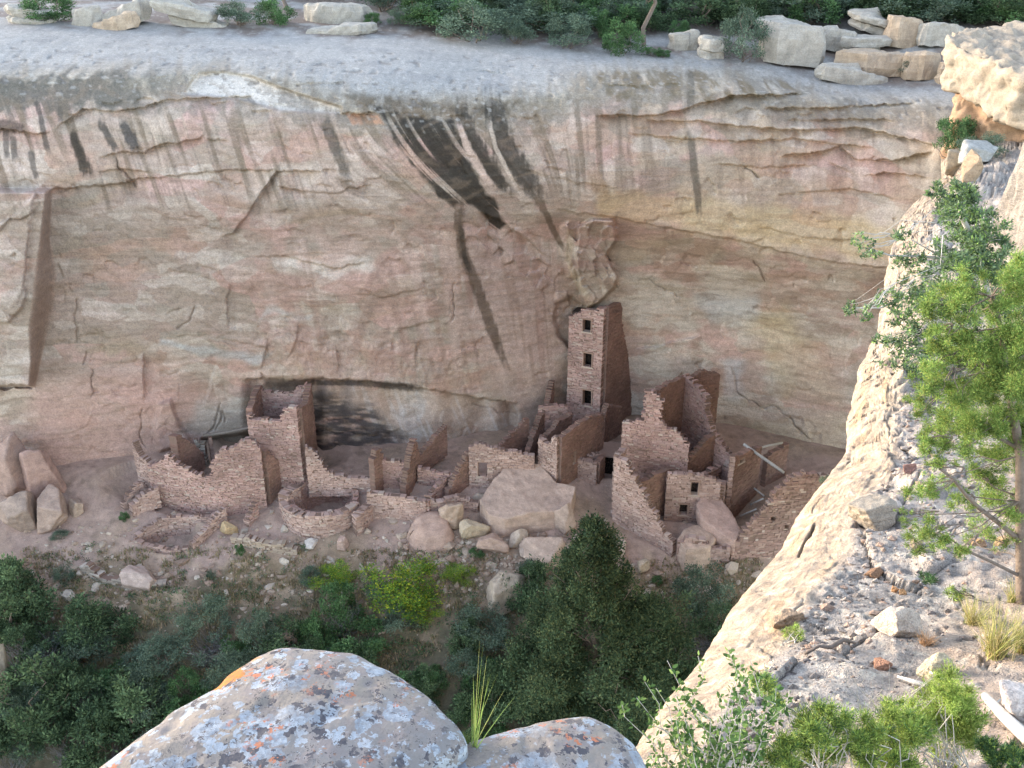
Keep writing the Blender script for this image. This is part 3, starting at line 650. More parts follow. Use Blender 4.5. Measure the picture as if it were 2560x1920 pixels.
# -- the middle rooms
G = thing('middle_room_block', 'row of low roofless rooms with fin-like party walls, left of the big fallen slab', 'ruin')
wall('front_wall', G, [(922,1285,1228),(960,1288,1232),(1000,1292,1238),(1040,1298,1246),(1068,1302,1252)], pal=TAN, jag=.04, length=.4, seed=20, chinks=.1)
wall('front_wall', G, [(1070,1290,1250),(1100,1284,1244),(1135,1270,1240),(1165,1272,1242),(1196,1276,1250)], pal=TAN, jag=.06, length=.4, seed=21, chinks=.12)
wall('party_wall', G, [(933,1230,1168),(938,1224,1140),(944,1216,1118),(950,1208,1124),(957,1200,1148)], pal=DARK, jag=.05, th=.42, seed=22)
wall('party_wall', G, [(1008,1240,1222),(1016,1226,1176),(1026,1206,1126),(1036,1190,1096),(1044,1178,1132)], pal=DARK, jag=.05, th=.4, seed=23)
wall('rear_wall', G, [(958,1203,1146),(985,1203,1148),(1020,1203,1152)], pal=PINK, jag=.03, seed=24)
wall('party_wall', G, [(1046,1172,1140),(1068,1152,1112),(1092,1132,1084),(1114,1118,1060)], pal=DARK, jag=.05, seed=25)
wall('rear_wall', G, [(1046,1196,1168),(1080,1198,1174),(1118,1202,1182),(1143,1204,1188)], pal=PINK, jag=.03, seed=26)
wall('party_wall', G, [(1118,1242,1226),(1138,1222,1186),(1156,1206,1152),(1170,1196,1130),(1182,1190,1134)], pal=DARK, jag=.05, seed=27)
wall('low_wall', G, [(1076,1252,1230),(1096,1232,1208),(1112,1214,1190)], pal=PINK, jag=.06, seed=28)
wall('rear_wall', G, [(1174,1200,1116),(1186,1201,1108),(1200,1202,1104),(1214,1203,1112),(1226,1204,1118),(1240,1204,1118),(1290,1204,1128),(1335,1204,1138)], pal=TAN, jag=.04, holes_px=[(1195,1219,1152,1187)], seed=29, chinks=.1)
wall('end_wall', G, [(1066,1304,1252),(1072,1288,1240)], pal=PINK, jag=.04, seed=30)

# -- the round kiva
G = thing('round_kiva', 'round stone kiva with a deep circular pit behind a curved front wall', 'kiva')
c = fl(806, 1256); RX, RY = 2.25, 2.05; zr = zat(1287, c.y - RY)
ring = []
for k in range(0, 30):
    a = math.radians(165 + k * 6.2); y_ = c.y + RY * math.sin(a)
    ring.append((Vector((c.x + RX * math.cos(a), y_, fZ(y_))), zr + .28 * sstep(9, 0, k) + .05 * math.sin(k * .8)))
S = Stones(); seg_mb(S, ring, th=.42, pal=TAN, jag=.03, length=.36, course=.15, seed=31, zdeep=1.1, chinks=.12); S.build('curved_wall', G)
lin_ring = []
for k in range(0, 49):
    a = math.radians(k * 7.5); lin_ring.append((Vector((c.x + .1 + 1.9 * math.cos(a), c.y + .05 + 1.75 * math.sin(a), c.z - 1.7)), zr - .06 + .5 * sstep(.1, 1, math.sin(a))))
S = Stones(); seg_mb(S, lin_ring, nocarve=True, th=.3, pal=PINK, jag=.03, rough=.012, length=.34, seed=32, zdeep=.3); S.build('pit_lining', G)
wall('rear_wall', G, [(772,1222,1108),(790,1218,1122),(806,1216,1146),(820,1216,1172),(845,1216,1184),(872,1216,1192),(930,1218,1194)], pal=TAN, jag=.04, length=.38, seed=33, chinks=.1)
wall('corner_wall', G, [(888,1336,1292),(894,1333,1286),(908,1312,1272),(924,1288,1258),(938,1270,1246)], pal=TAN, jag=.03, th=.5, seed=34, zdeep=.7)
S = Stones(); ledge = [V(741, 1214, float(fY(1235))), V(720, 1222, float(fY(1255))), V(706, 1240, float(fY(1275)))]
seg_mb(S, [(p + Vector((0, 0, -.9)), p.z) for p in ledge], nocarve=True, th=.7, pal=TAN, seed=35, jag=.04); S.build('ledge', G)

# -- the left tower
G = thing('square_stone_tower', 'shorter open-topped square stone tower left of the sooty alcove', 'tower')
wall('front_wall', G, [(641,1192,1020,51.3),(648,1192,1042,51.2),(690,1193,1046,51.05),(720,1195,1052,50.9),(726,1195,1036,50.88),(735,1196,1018,50.85),(762,1197,1012,50.7)], pal=PINK, jag=.05, length=.38, course=.13, seed=40, chinks=.08)
wall('side_wall', G, [(764,1196,1016,50.85),(772,1186,1014,51.6),(778,1176,1008,52.3),(786,1166,972,53.2),(790,1160,958,53.9)], pal=DARK, jag=.05, length=.38, seed=41)
wall('rear_wall', G, [(668,1160,962,54.2),(690,1160,978,54.2),(720,1160,982,54.1),(750,1160,980,54.0),(766,1160,966,53.95),(786,1160,956,53.9)], pal=PINK, jag=.04, seed=42, zdeep=.9)
wall('inner_wall', G, [(643,1190,1022,51.5),(650,1180,1004,52.3),(658,1170,982,53.2),(668,1160,962,54.1)], pal=DARK, jag=.05, seed=43)

# -- the long irregular block at the left
G = thing('left_room_block', 'long irregular stone house front with a broken pointed top, below the left tower', 'ruin')
wall('front_wall', G, [(388,1256,1174,50.2),(420,1264,1152,50.0),(448,1270,1128,49.8),(470,1276,1166,49.7),(490,1282,1178,49.55),(520,1287,1182,49.4),(544,1288,1184,49.3),(552,1287,1152,49.3),(575,1284,1124,49.35),(600,1278,1114,49.4),(625,1272,1102,49.5),(643,1266,1096,49.55),(652,1262,1104,49.6),(668,1258,1122,49.65)],
     pal=PINK, jag=.06, length=.34, course=.12, seed=44, chinks=.09, zdeep=.8)
wall('return_wall', G, [(672,1256,1122,49.85),(686,1238,1138,50.4),(700,1222,1152,50.9),(714,1206,1146,51.4)], pal=DARK, jag=.05, seed=45)
wall('pier', G, [(448,1200,1098,50.8),(454,1196,1086,51.0),(470,1186,1094,51.5),(490,1174,1112,52.1),(506,1164,1136,52.6)], pal=DARK, jag=.05, th=.55, seed=46)
wall('curved_wall', G, [(353,1190,1098,51.0),(358,1200,1112,50.9),(366,1210,1128,50.75),(376,1216,1144,50.6),(392,1222,1160,50.4)], pal=TAN, jag=.05, th=.45, seed=47)
wall('rubble_wall', G, [(494,1160,1096,52.9),(508,1158,1096,53.0),(520,1158,1104,53.0)], pal=[(176,168,156), (150,142,130), (190,182,170)], jag=.07, seed=48)
wall('pier', G, [(530,1162,1090,53.0),(538,1160,1088,53.1)], pal=TAN, jag=.03, seed=49)
B = tube([V(509, 1089, 52.7), V(560, 1082, 52.4), V(600, 1074, 52.1), V(640, 1066, 51.9)], [.10, .11, .10, .11], 'roof_beam', M_oldwood); tag(B, 'dark old roof beam lying across the recess left of the shorter tower', 'beam')

# -- low walls at the left
def lone(name, label, nodes, cat='wall', **kw):
    t = thing(name, label, cat); p = [node(*n) for n in nodes]; t.location = p[0][0]
    S = Stones(); seg_mb(S, p, **kw); v = [[(x - t.location.x, y - t.location.y, z - t.location.z) for x, y, z in b] for b in S.v]; S.v = v
    o = S.build(name, None); o.location = t.location
    for k_ in ('label', 'category'): o[k_] = t[k_]
    bpy.data.objects.remove(t); return o
lone('low_wall', 'low broken wall stub nearest the cliff at the far left of the ruins', [(306,1268,1258),(320,1255,1236),(340,1236,1214),(354,1222,1200)], pal=TAN, jag=.05, seed=50)
lone('low_wall', 'low broken wall climbing to the left corner of the long house front', [(330,1284,1268),(350,1268,1242),(375,1254,1226),(398,1242,1216)], pal=TAN, jag=.05, th=.42, seed=51)
lone('low_wall', 'low wall along the right side of the sunken earth-filled pit', [(478,1368,1360),(500,1352,1338),(520,1330,1312),(545,1308,1284),(563,1292,1266)], pal=TAN, jag=.04, seed=52)
lone('low_wall', 'short wall stub in front of the broken pointed house front', [(617,1312,1304),(628,1296,1276),(641,1276,1248)], pal=PINK, jag=.04, seed=53)
lone('pit_wall', 'worn rim wall around the sunken earth-filled pit at lower left', [(562,1288,1284),(520,1292,1287),(470,1293,1288),(420,1296,1289),(395,1304,1299),(362,1324,1320),(338,1344,1341),(352,1356,1354),(392,1366,1364),(430,1374,1372),(470,1368,1366)], pal=TAN, jag=.03, th=.3, zdeep=1.1, seed=54)
lone('retaining_wall', 'low tumbledown retaining wall at the foot of the round kiva', [(583,1356,1338),(620,1362,1342),(660,1368,1350),(700,1374,1360),(745,1376,1366)], pal=[(190,172,154), (176,158,140), (166,148,128)], jag=.06, th=.45, length=.4, course=.16, seed=55)
lone('retaining_wall', 'line of loose stones crossing the dry slope below the sunken pit', [(208,1416,1408),(240,1432,1424),(280,1450,1444),(330,1462,1456),(380,1466,1460),(430,1458,1453)], pal=[(170,158,144), (150,138,124), (182,170,156)], jag=.07, th=.45, length=.42, course=.16, seed=56)

# -- the big ruin at the right
G = thing('right_house_ruin', 'large two-storey ruined stone house with a stepped broken gable, right of the square tower', 'ruin')
wall('front_wall', G, [(1550,1200,1048,51.3),(1572,1206,1046,51.1),(1597,1212,1052,50.9),(1598,1212,986,50.89),(1614,1217,980,50.8),(1626,1219,986,50.75),(1641,1222,996,50.65),(1642,1222,1050,50.64),(1663,1226,1066,50.55),(1686,1230,1083,50.4),(1706,1236,1104,50.25),(1713,1238,1116,50.2)],
     pal=PINK, jag=.06, length=.4, course=.14, zdeep=1.9, seed=60, chinks=.1, holes_px=[(1670,1681,1171,1179)])
wall('corner_wall', G, [(1534,1292,1138,48.7),(1540,1284,1136,49.0),(1546,1272,1130,49.4),(1551,1256,1120,50.0)], pal=TAN, jag=.05, zdeep=1.9, seed=61)
wall('stepped_wall', G, [(1534,1298,1140,48.5),(1560,1310,1150,48.0),(1583,1322,1198,47.7),(1600,1334,1220,47.4),(1622,1346,1262,47.05),(1644,1358,1300,46.7),(1662,1370,1332,46.4),(1684,1384,1352,45.95)], pal=TAN, jag=.05, length=.4, course=.15, zdeep=1.9, seed=62, chinks=.1)
wall('party_wall', G, [(1588,1296,1208,48.3),(1612,1280,1192,48.7),(1640,1262,1178,49.1),(1662,1248,1172,49.5)], pal=DARK, jag=.04, zdeep=1.9, seed=63)
wall('window_wall', G, [(1660,1290,1180,48.8),(1690,1292,1182,48.75),(1720,1294,1180,48.7),(1760,1298,1188,48.6),(1792,1302,1204,48.5)], pal=TAN, jag=.04, length=.4, course=.14, zdeep=1.9, seed=64, chinks=.1,
     holes_px=[(1726,1746,1201,1234),(1697,1719,1257,1284)])
wall('inner_wall', G, [(1668,1286,1196,49.4),(1790,1296,1212,49.2)], pal=[(66,58,54), (74,64,58)], jag=.02, rough=.01, zdeep=1.5, seed=78, chinks=0, label='dark backing panel added behind the windows')  # added behind the window wall to make its openings look dark
wall('end_wall', G, [(1796,1300,1212,48.6),(1800,1296,1206,49.6),(1803,1290,1204,50.2)], pal=TAN, jag=.05, zdeep=1.5, seed=76)
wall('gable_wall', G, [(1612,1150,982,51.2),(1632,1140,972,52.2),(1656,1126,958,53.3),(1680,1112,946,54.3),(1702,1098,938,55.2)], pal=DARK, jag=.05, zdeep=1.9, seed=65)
wall('inner_wall', G, [(1702,1110,938,55.0),(1722,1120,952,54.3),(1738,1128,970,53.8),(1756,1136,988,53.2),(1760,1142,1030,53.0),(1778,1152,1078,52.3),(1800,1165,1104,51.7),(1826,1180,1142,51.1)], pal=PINK, jag=.05, zdeep=1.9, seed=66)
wall('rear_wall', G, [(1704,1095,938,55.6),(1740,1085,930,56.2),(1783,1075,930,56.9)], pal=DARK, jag=.06, zdeep=1.9, seed=67)
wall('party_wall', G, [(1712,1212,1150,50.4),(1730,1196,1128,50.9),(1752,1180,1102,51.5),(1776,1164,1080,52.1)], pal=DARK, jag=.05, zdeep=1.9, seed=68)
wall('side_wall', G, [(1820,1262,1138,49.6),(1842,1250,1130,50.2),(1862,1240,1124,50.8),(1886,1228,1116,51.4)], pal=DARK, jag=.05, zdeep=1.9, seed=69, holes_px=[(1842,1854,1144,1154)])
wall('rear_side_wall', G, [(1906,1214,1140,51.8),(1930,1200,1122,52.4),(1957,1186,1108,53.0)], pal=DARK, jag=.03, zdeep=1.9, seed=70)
wall('end_wall', G, [(1812,1266,1138,49.4),(1824,1268,1138,49.35)], pal=TAN, jag=.03, th=.4, zdeep=1.9, seed=71)
wall('low_wall', G, [(1758,1198,1184,50.4),(1776,1188,1172,50.9),(1796,1178,1162,51.3)], pal=PINK, jag=.04, zdeep=1.9, seed=72)
B = tube([V(1859, 1110, 51.2), V(1900, 1139, 50.6), V(1935, 1164, 50.1), V(1960, 1182, 49.8)], [.09, .10, .10, .09], 'roof_beam', M_greywood); tag(B, 'long pale roof pole slanting down over the rooms beside the right front wall', 'beam')
B = tube([V(1882, 1126, 51.4), V(1920, 1114, 52.0), V(1956, 1107, 52.7)], [.07, .08, .08], 'roof_beam', M_greywood); tag(B, 'grey roof pole resting on the top of the brown side wall at right', 'beam')
for i, (a, b, lb) in enumerate((((1885,1220,50.8), (1910,1240,50.3), 'uppermost fallen pole in the dark room of the right ruin'), ((1876,1262,50.0), (1908,1246,49.6), 'middle fallen pole in the dark room of the right ruin'), ((1850,1290,49.3), (1892,1272,49.2), 'lowest fallen pole in the dark room of the right ruin'))):
    B = tube([V(*a), V(*b)], [.06, .07], 'fallen_pole', M_greywood); tag(B, lb, 'pole')
G = thing('right_front_wall', 'tall coursed stone wall with two small holes, partly hidden by the pale ridge at right', 'wall')
wall('coursed_wall', G, [(1826,1392,1362,45.6),(1838,1392,1344,45.6),(1850,1391,1324,45.6),(1866,1390,1304,45.6),(1884,1389,1286,45.65),(1896,1388,1270,45.65),(1910,1387,1252,45.7),(1920,1386,1218,45.75),(1942,1384,1204,45.8),(1962,1382,1182,45.9),(2000,1380,1180,46.0),(2060,1376,1188,46.2),(2120,1370,1200,46.5)],
     pal=[(158,130,118), (150,122,110), (164,138,124), (146,120,108)], jag=.05, length=.42, course=.17, rough=.03, seed=73, chinks=.04, zdeep=1.0, holes_px=[(1921,1934,1282,1296),(1956,1967,1306,1318)])
lone('low_wall', 'sloping low wall running down to the left corner of the coursed wall', [(1690,1388,1352),(1730,1392,1340),(1780,1398,1360),(1822,1402,1372)], pal=TAN, jag=.06, length=.42, course=.16, seed=74)

# ---------------------------------------------------------------- the ground takes up the level of the wall feet, room floors and pits
for bx_, by_, bz_ in BASES:
    j0, j1 = np.searchsorted(gx, [bx_ - 3.5, bx_ + 3.5]); i0, i1 = np.searchsorted(gy, [by_ - 2.6, by_ + 2.2])
    d_ = np.hypot(GX[i0:i1, j0:j1] - bx_, (GY[i0:i1, j0:j1] - by_) * 1.2)
    GZ[i0:i1, j0:j1] = np.minimum(GZ[i0:i1, j0:j1], bz_ + .03 + .42 * np.maximum(d_ - .9, 0) + 9 * (d_ > 3.3))
def pit(px, py, rx, ry, depth):
    c = fl(px, py); GZ[...] -= depth * (1 - sstep(.8, 1.05, np.sqrt(((GX - c.x) / rx) ** 2 + ((GY - c.y) / ry) ** 2)))
pit(808, 1250, 2.0, 1.8, 1.7)
pit(432, 1333, 1.7, 1.25, 1.0)
fpx = 1280 + GX * F / (GY * CP - GZ * SP); fpy = 960 - F * np.tan(PITCH - np.arctan2(-GZ, GY))
GA = np.empty(GX.shape + (3,))
def gput(m, c, k=1.0):
    m = (np.clip(m, 0, 1) * k)[..., None]; GA[...] = GA * (1 - m) + lin(*c) * m
GA[...] = lin(168, 144, 130)
n_ = fbm(GX / 4, GY / 4, 3, 4)
gput(sstep(-.1, .3, n_), (150, 130, 110), .7)
gput(sstep(1380, 1470, fpy + 120 * n_), (132, 116, 92), .8)
gput(sstep(1430, 1560, fpy + 150 * fbm(GX / 3, GY / 3, 8, 3)) , (84, 82, 64), .8)
gput(sstep(.1, .3, fbm(GX / 1.2, GY / 1.2, 13, 3)) * sstep(1330, 1420, fpy), (160, 138, 116), .5)
gput(sstep(.05, .3, fbm(GX / .8, GY / .8, 33, 3)) * sstep(1340, 1400, fpy) * (1 - sstep(1520, 1600, fpy)), (176, 154, 130), .6)
gput(sstep(.15, .35, fbm(GX * 1.3, GY * 1.3, 23, 3)), (120, 104, 90), .5)
GA *= (1 + .2 * fbm(GX * 2.2, GY * 2.2, 4, 2))[..., None]
ground = mesh_np('ground', np.stack([GX, GY, GZ], -1), grid_quads(*GX.shape, flip=True), M_ground, col=GA, smooth=True); tag(ground, kind='structure')
def gz(x, y):
    """ground height"""
    i = np.clip(np.searchsorted(gy, y) - 1, 0, len(gy) - 2); j = np.clip(np.searchsorted(gx, x) - 1, 0, len(gx) - 2)
    u = (x - gx[j]) / (gx[j+1] - gx[j]); v = (y - gy[i]) / (gy[i+1] - gy[i])
    return (GZ[i, j] * (1-u) + GZ[i, j+1] * u) * (1-v) + (GZ[i+1, j] * (1-u) + GZ[i+1, j+1] * u) * v
def onground(px, py):
    p = fl(px, py); return Vector((p.x, p.y, float(gz(p.x, p.y))))

# ---------------------------------------------------------------- boulders and loose rocks
_ico = {}
def ico(sub):
    if sub not in _ico:
        bm = bmesh.new(); bmesh.ops.create_icosphere(bm, subdivisions=sub, radius=1)
        v = np.array([w.co[:] for w in bm.verts]); f = np.array([[w.index for w in q.verts] for q in bm.faces]); bm.free(); _ico[sub] = (v, f)
    return _ico[sub]
def rock_shape(seed, sub=5, planes=12, sharp=60, rough=.05):
    """an angular block: a sphere cut by random planes, with a worn skin"""
    r = np.random.default_rng(seed); v, f = ico(sub)
    n = r.normal(size=(planes, 3)); n = np.concatenate([n, [[0, 0, 1], [0, 0, -1], [1, .1, 0], [-1, .1, .1], [0, -1, .2], [0, 1, 0]] + r.normal(size=(6, 3)) * .25]); n /= np.linalg.norm(n, axis=1, keepdims=True)
    d = r.uniform(.6, .95, len(n))
    q = np.maximum((v + .05 * np.stack([noise3(v[:, 0] * 3 + seed, v[:, 1] * 3, v[:, 2] * 3)] * 3, 1)) @ n.T, .05) / d; qm = q.max(1); rad = 1 / (qm * np.sum((q / qm[:, None]) ** sharp, 1) ** (1 / sharp))
    s = seed * 1.37
    rad = rad * (1 + rough * fbm(v[:, 0] * 2 + s, v[:, 1] * 2, v[:, 2] * 2, 4) + rough * .5 * fbm(v[:, 0] * 7 + s, v[:, 1] * 7, v[:, 2] * 7, 3))
    return v * rad[:, None], f
def rock_col(P, c, seed, amt=.12):
    n = fbm(P[:, 0] * 1.7 + seed, P[:, 1] * 1.7, P[:, 2] * 2.5, 4)
    return lin(*c)[None] * (1 + amt * 2 * n)[:, None]
def boulder(label, px, pb, w, h, c=(176, 156, 136), depth=.8, rz=0., tilt=(0, 0), seed=1, sub=5, name='boulder', group=None, mat=None, sink=.25, Y=None, ground_z=None, rough=.05, planes=9):
    """px, pb: where its foot meets the ground in the photo; w, h: its size in photo pixels"""
    if Y is None: p = onground(px, pb)
    else: p = V(px, pb, Y)
    if ground_z is not None: p.z = ground_z
    k = pxm(p); W_, H_ = w / k, h / k
    P, f = rock_shape(seed, sub, planes, rough=rough)
    P = P / np.abs(P).max(0) * np.array([W_ / 2, W_ / 2 * depth, H_ * (1 + sink) / 2])
    Rm = np.array((Matrix.Rotation(rz, 3, 'Z') @ Matrix.Rotation(tilt[0], 3, 'X') @ Matrix.Rotation(tilt[1], 3, 'Y')))
    P = P @ Rm.T; P[:, 2] += H_ * (1 - sink) / 2 * .9
    o = mesh_np(name, P, None, mat or M_rock, col=rock_col(P / max(W_, .3) * 2.5, c, seed, .16), tris=f, smooth=True)
    o.location = p; return tag(o, label, 'boulder' if w > 60 else 'rock', group)
def slab(name, label, top, drop, c, mat=None, soft=.05, seed=0, cat='boulder', cuts=5, amp=.06, kcol=2.0, crown=.0, inset=.0):
    """a block from the outline of its top [(px,py,Y)], dropped by 'drop' metres"""
    T_ = [V(*t) for t in top]; ctr = sum(T_, Vector()) / len(T_)
    bm = bmesh.new(); tv = [bm.verts.new(p) for p in T_]
    bv = [bm.verts.new(p + Vector((0, 0, -drop)) + (p - ctr) * inset) for p in T_]
    n = len(T_); ft = bm.faces.new(tv); bm.faces.new(bv[::-1])
    for i in range(n): bm.faces.new([tv[i], bv[i], bv[(i+1) % n], tv[(i+1) % n]])
    bmesh.ops.recalc_face_normals(bm, faces=bm.faces)
    if soft: bmesh.ops.bevel(bm, geom=bm.edges[:], offset=soft, segments=2, affect='EDGES', profile=.6)
    bmesh.ops.triangulate(bm, faces=bm.faces[:])
    for _ in range(cuts):
        Ls = [e for e in bm.edges if e.calc_length() > max(.09, soft * 1.5) * (2 ** (cuts - 1 - _)) * .5]
        if Ls: bmesh.ops.subdivide_edges(bm, edges=Ls, cuts=1, use_grid_fill=True)
        bmesh.ops.triangulate(bm, faces=bm.faces[:])
    bm.normal_update(); P = np.array([v.co[:] for v in bm.verts]); Nn = np.array([v.normal[:] for v in bm.verts])
    f = np.array([[v.index for v in q.verts] for q in bm.faces]); bm.free()
    s = seed * 3.1
    P = P + Nn * (amp * fbm(P[:, 0] * 1.2 + s, P[:, 1] * 1.2, P[:, 2] * 1.6, 5) + amp * .3 * fbm(P[:, 0] * 6 + s, P[:, 1] * 6, P[:, 2] * 6, 3))[:, None]
    if crown:
        rr = np.sqrt(((P[:, 0] - ctr.x) / (np.ptp(P[:, 0]) / 2)) ** 2 + ((P[:, 1] - ctr.y) / (np.ptp(P[:, 1]) / 2)) ** 2)
        P[:, 2] += crown * np.clip(1 - rr ** 2, 0, 1) * (P[:, 2] > ctr.z - drop * .5)
    P -= np.array(ctr); col = rock_col(P * kcol / 2, c, seed, .14)
    o = mesh_np(name, P, None, mat or M_rock, col=col, tris=f, smooth=True); o.location = ctr
    return tag(o, label, cat)

slab('fallen_slab', 'huge tilted slab with a flat dusty top and a sheer pale front, in the middle of the ruins',
     [(1199,1250,48.4),(1232,1200,49.7),(1265,1166,50.6),(1296,1152,50.9),(1350,1160,50.8),(1392,1206,49.7),(1440,1216,49.4),(1428,1262,48.1),(1408,1278,47.6),(1330,1282,47.3),(1262,1298,46.9),(1222,1286,47.3)], 2.6, (178, 154, 138), soft=.05, seed=3, amp=.07)
slab('fallen_slab', 'smooth pale half-dome of rock lying just right of the low front wall', [(1026,1312,47.0),(1040,1292,47.6),(1085,1272,48.2),(1112,1284,47.9),(1126,1318,46.9),(1112,1344,46.2),(1066,1350,46.1),(1036,1336,46.5)], 1.3, (178, 150, 134), soft=.4, seed=4, amp=.1, inset=.45, crown=.25)
boulder('upright wedge-shaped boulder leaning between the pale half-dome and the huge slab', 1128, 1316, 64, 84, (170, 148, 130), .8, .4, (.1, .35), seed=12)
boulder('blocky six-sided boulder against the left foot of the huge slab', 1168, 1340, 84, 56, (180, 162, 138), .9, .7, (.2, .3), seed=23)
boulder('rounded boulder under the front edge of the huge slab', 1222, 1370, 92, 44, (174, 148, 132), .8, .2, (0, .2), seed=31)
boulder('pale broken boulder right of the small green bush under the huge slab', 1365, 1398, 112, 50, (182, 158, 140), .9, .3, (.1, -.3), seed=37)
boulder('boulder behind the top of the big juniper, under the ledge of the tower rooms', 1415, 1320, 60, 70, (172, 150, 134), .9, .9, (0, .1), seed=41)
slab('leaning_slab', 'long pinkish slab leaning down between the window wall and the coursed wall', [(1740,1258,48.0),(1770,1216,49.2),(1798,1236,48.9),(1836,1290,47.2),(1854,1330,46.0),(1838,1354,45.3),(1796,1332,46.0),(1752,1296,47.0)], 1.0, (176, 148, 134), soft=.12, seed=7, amp=.08)
slab('low_boulder', 'broad low boulder between the stepped wall and the coursed wall', [(1694,1346,45.9),(1708,1322,46.8),(1740,1308,47.3),(1768,1316,47.0),(1790,1345,46.0),(1775,1368,45.3),(1715,1374,45.1)], 1.9, (180, 156, 138), soft=.12, seed=8, amp=.1, inset=.1)
for i, (lb, px, pb, w, h, c) in enumerate((
    ('sharp pale block right of the rounded boulder under the huge slab', 1300, 1356, 56, 40, (180, 162, 144)),
    ('low flat stone under the middle of the huge slab', 1330, 1378, 70, 26, (176, 156, 140)),
    ('small block between the pale broken boulder and the stepped wall', 1450, 1366, 50, 44, (178, 158, 142)),
    ('tall split block at the left cliff foot, right of the dark cleft', 118, 1232, 105, 165, (164, 136, 124)),
    ('tall block at the far left cliff foot, left edge of the photo', 40, 1232, 110, 175, (158, 134, 122)),
    ('low grey block below the split block at the left cliff foot', 50, 1322, 115, 130, (152, 134, 122)),
    ('block below the split block, beside the bare path', 135, 1306, 90, 100, (164, 142, 128)),
    ('small boulder alone on the bare path at far left', 190, 1280, 42, 44, (168, 148, 132)),
    ('yellowish boulder behind the low retaining wall', 565, 1324, 54, 34, (176, 152, 118)),
    ('pale pinkish boulder alone on the dry slope under the sunken pit', 345, 1456, 110, 46, (176, 156, 144)),
    ('tall narrow grey stone standing up among the yellow-flowered bushes', 908, 1446, 28, 56, (150, 140, 128)),
    ('large pale rough boulder right of the yellow-flowered bushes', 1262, 1500, 130, 90, (172, 156, 138)),
    ('small pale rock between the two bluish bushes at lower left', 724, 1600, 46, 36, (164, 142, 124)),
    ('big pale boulder at the lower left edge of the photo', 12, 1770, 90, 190, (140, 128, 110)),
    ('small pale rock at the edge of the bare path, left of the slope', 172, 1486, 34, 22, (184, 172, 158)),
    ('pinkish stone at the foot of the round kiva', 858, 1364, 30, 34, (178, 152, 138)),
    ('flat whitish stone lying in front of the round kiva', 776, 1356, 46, 12, (200, 190, 178)),
    ('squarish pale rock right of the big juniper below the stepped wall', 1606, 1410, 44, 26, (178, 160, 138)),
    ('stone block left of the stepped wall foot', 1545, 1352, 46, 30, (172, 150, 134)),
    ('second stone block, lower, left of the stepped wall foot', 1538, 1376, 56, 34, (180, 162, 146)))):
    boulder(lb, px, pb, w, h, c, .85, .3 * i, (.08, .12 * (-1) ** i), seed=60 + i)
# small loose stones scattered on the slope and under the slab
r = np.random.default_rng(5); vs = []; fs = []; cs = []; off = 0
v0, f0 = ico(1)
for i in range(2600):
    t = r.random()
    if t < .3: px_, py_ = r.uniform(1000, 1500), r.uniform(1335, 1440)
    elif t < .38: px_, py_ = r.uniform(380, 1900), r.uniform(1150, 1310)
    elif t < .5: px_, py_ = r.uniform(1560, 1950), r.uniform(1390, 1500)
    else: px_, py_ = r.uniform(60, 1250), r.uniform(1290, 1480) + r.exponential(40)
    p = onground(px_, py_); s = .04 + r.exponential(.06) + (.12 if t < .3 and r.random() < .2 else 0)
    P = v0 * (1 + .35 * r.normal(size=(len(v0), 1)).clip(-1, 1)) * np.array([s, s * r.uniform(.6, 1), s * r.uniform(.4, .8)])
    a = r.uniform(0, 6.3); P = P @ np.array([[math.cos(a), math.sin(a), 0], [-math.sin(a), math.cos(a), 0], [0, 0, 1]]) + np.array(p)
    vs.append(P); fs.append(f0 + off); off += len(P); cs.append(np.repeat((lin(*[(176,158,140), (160,140,122), (186,172,156), (150,128,112)][r.integers(4)]) * r.uniform(.85, 1.1))[None], len(P), 0))
o = mesh_np('slope_rubble', np.concatenate(vs), None, M_rock, col=np.concatenate(cs), tris=np.concatenate(fs)); tag(o, 'small loose stones strewn over the slope below the ruins', 'rubble', kind='stuff')

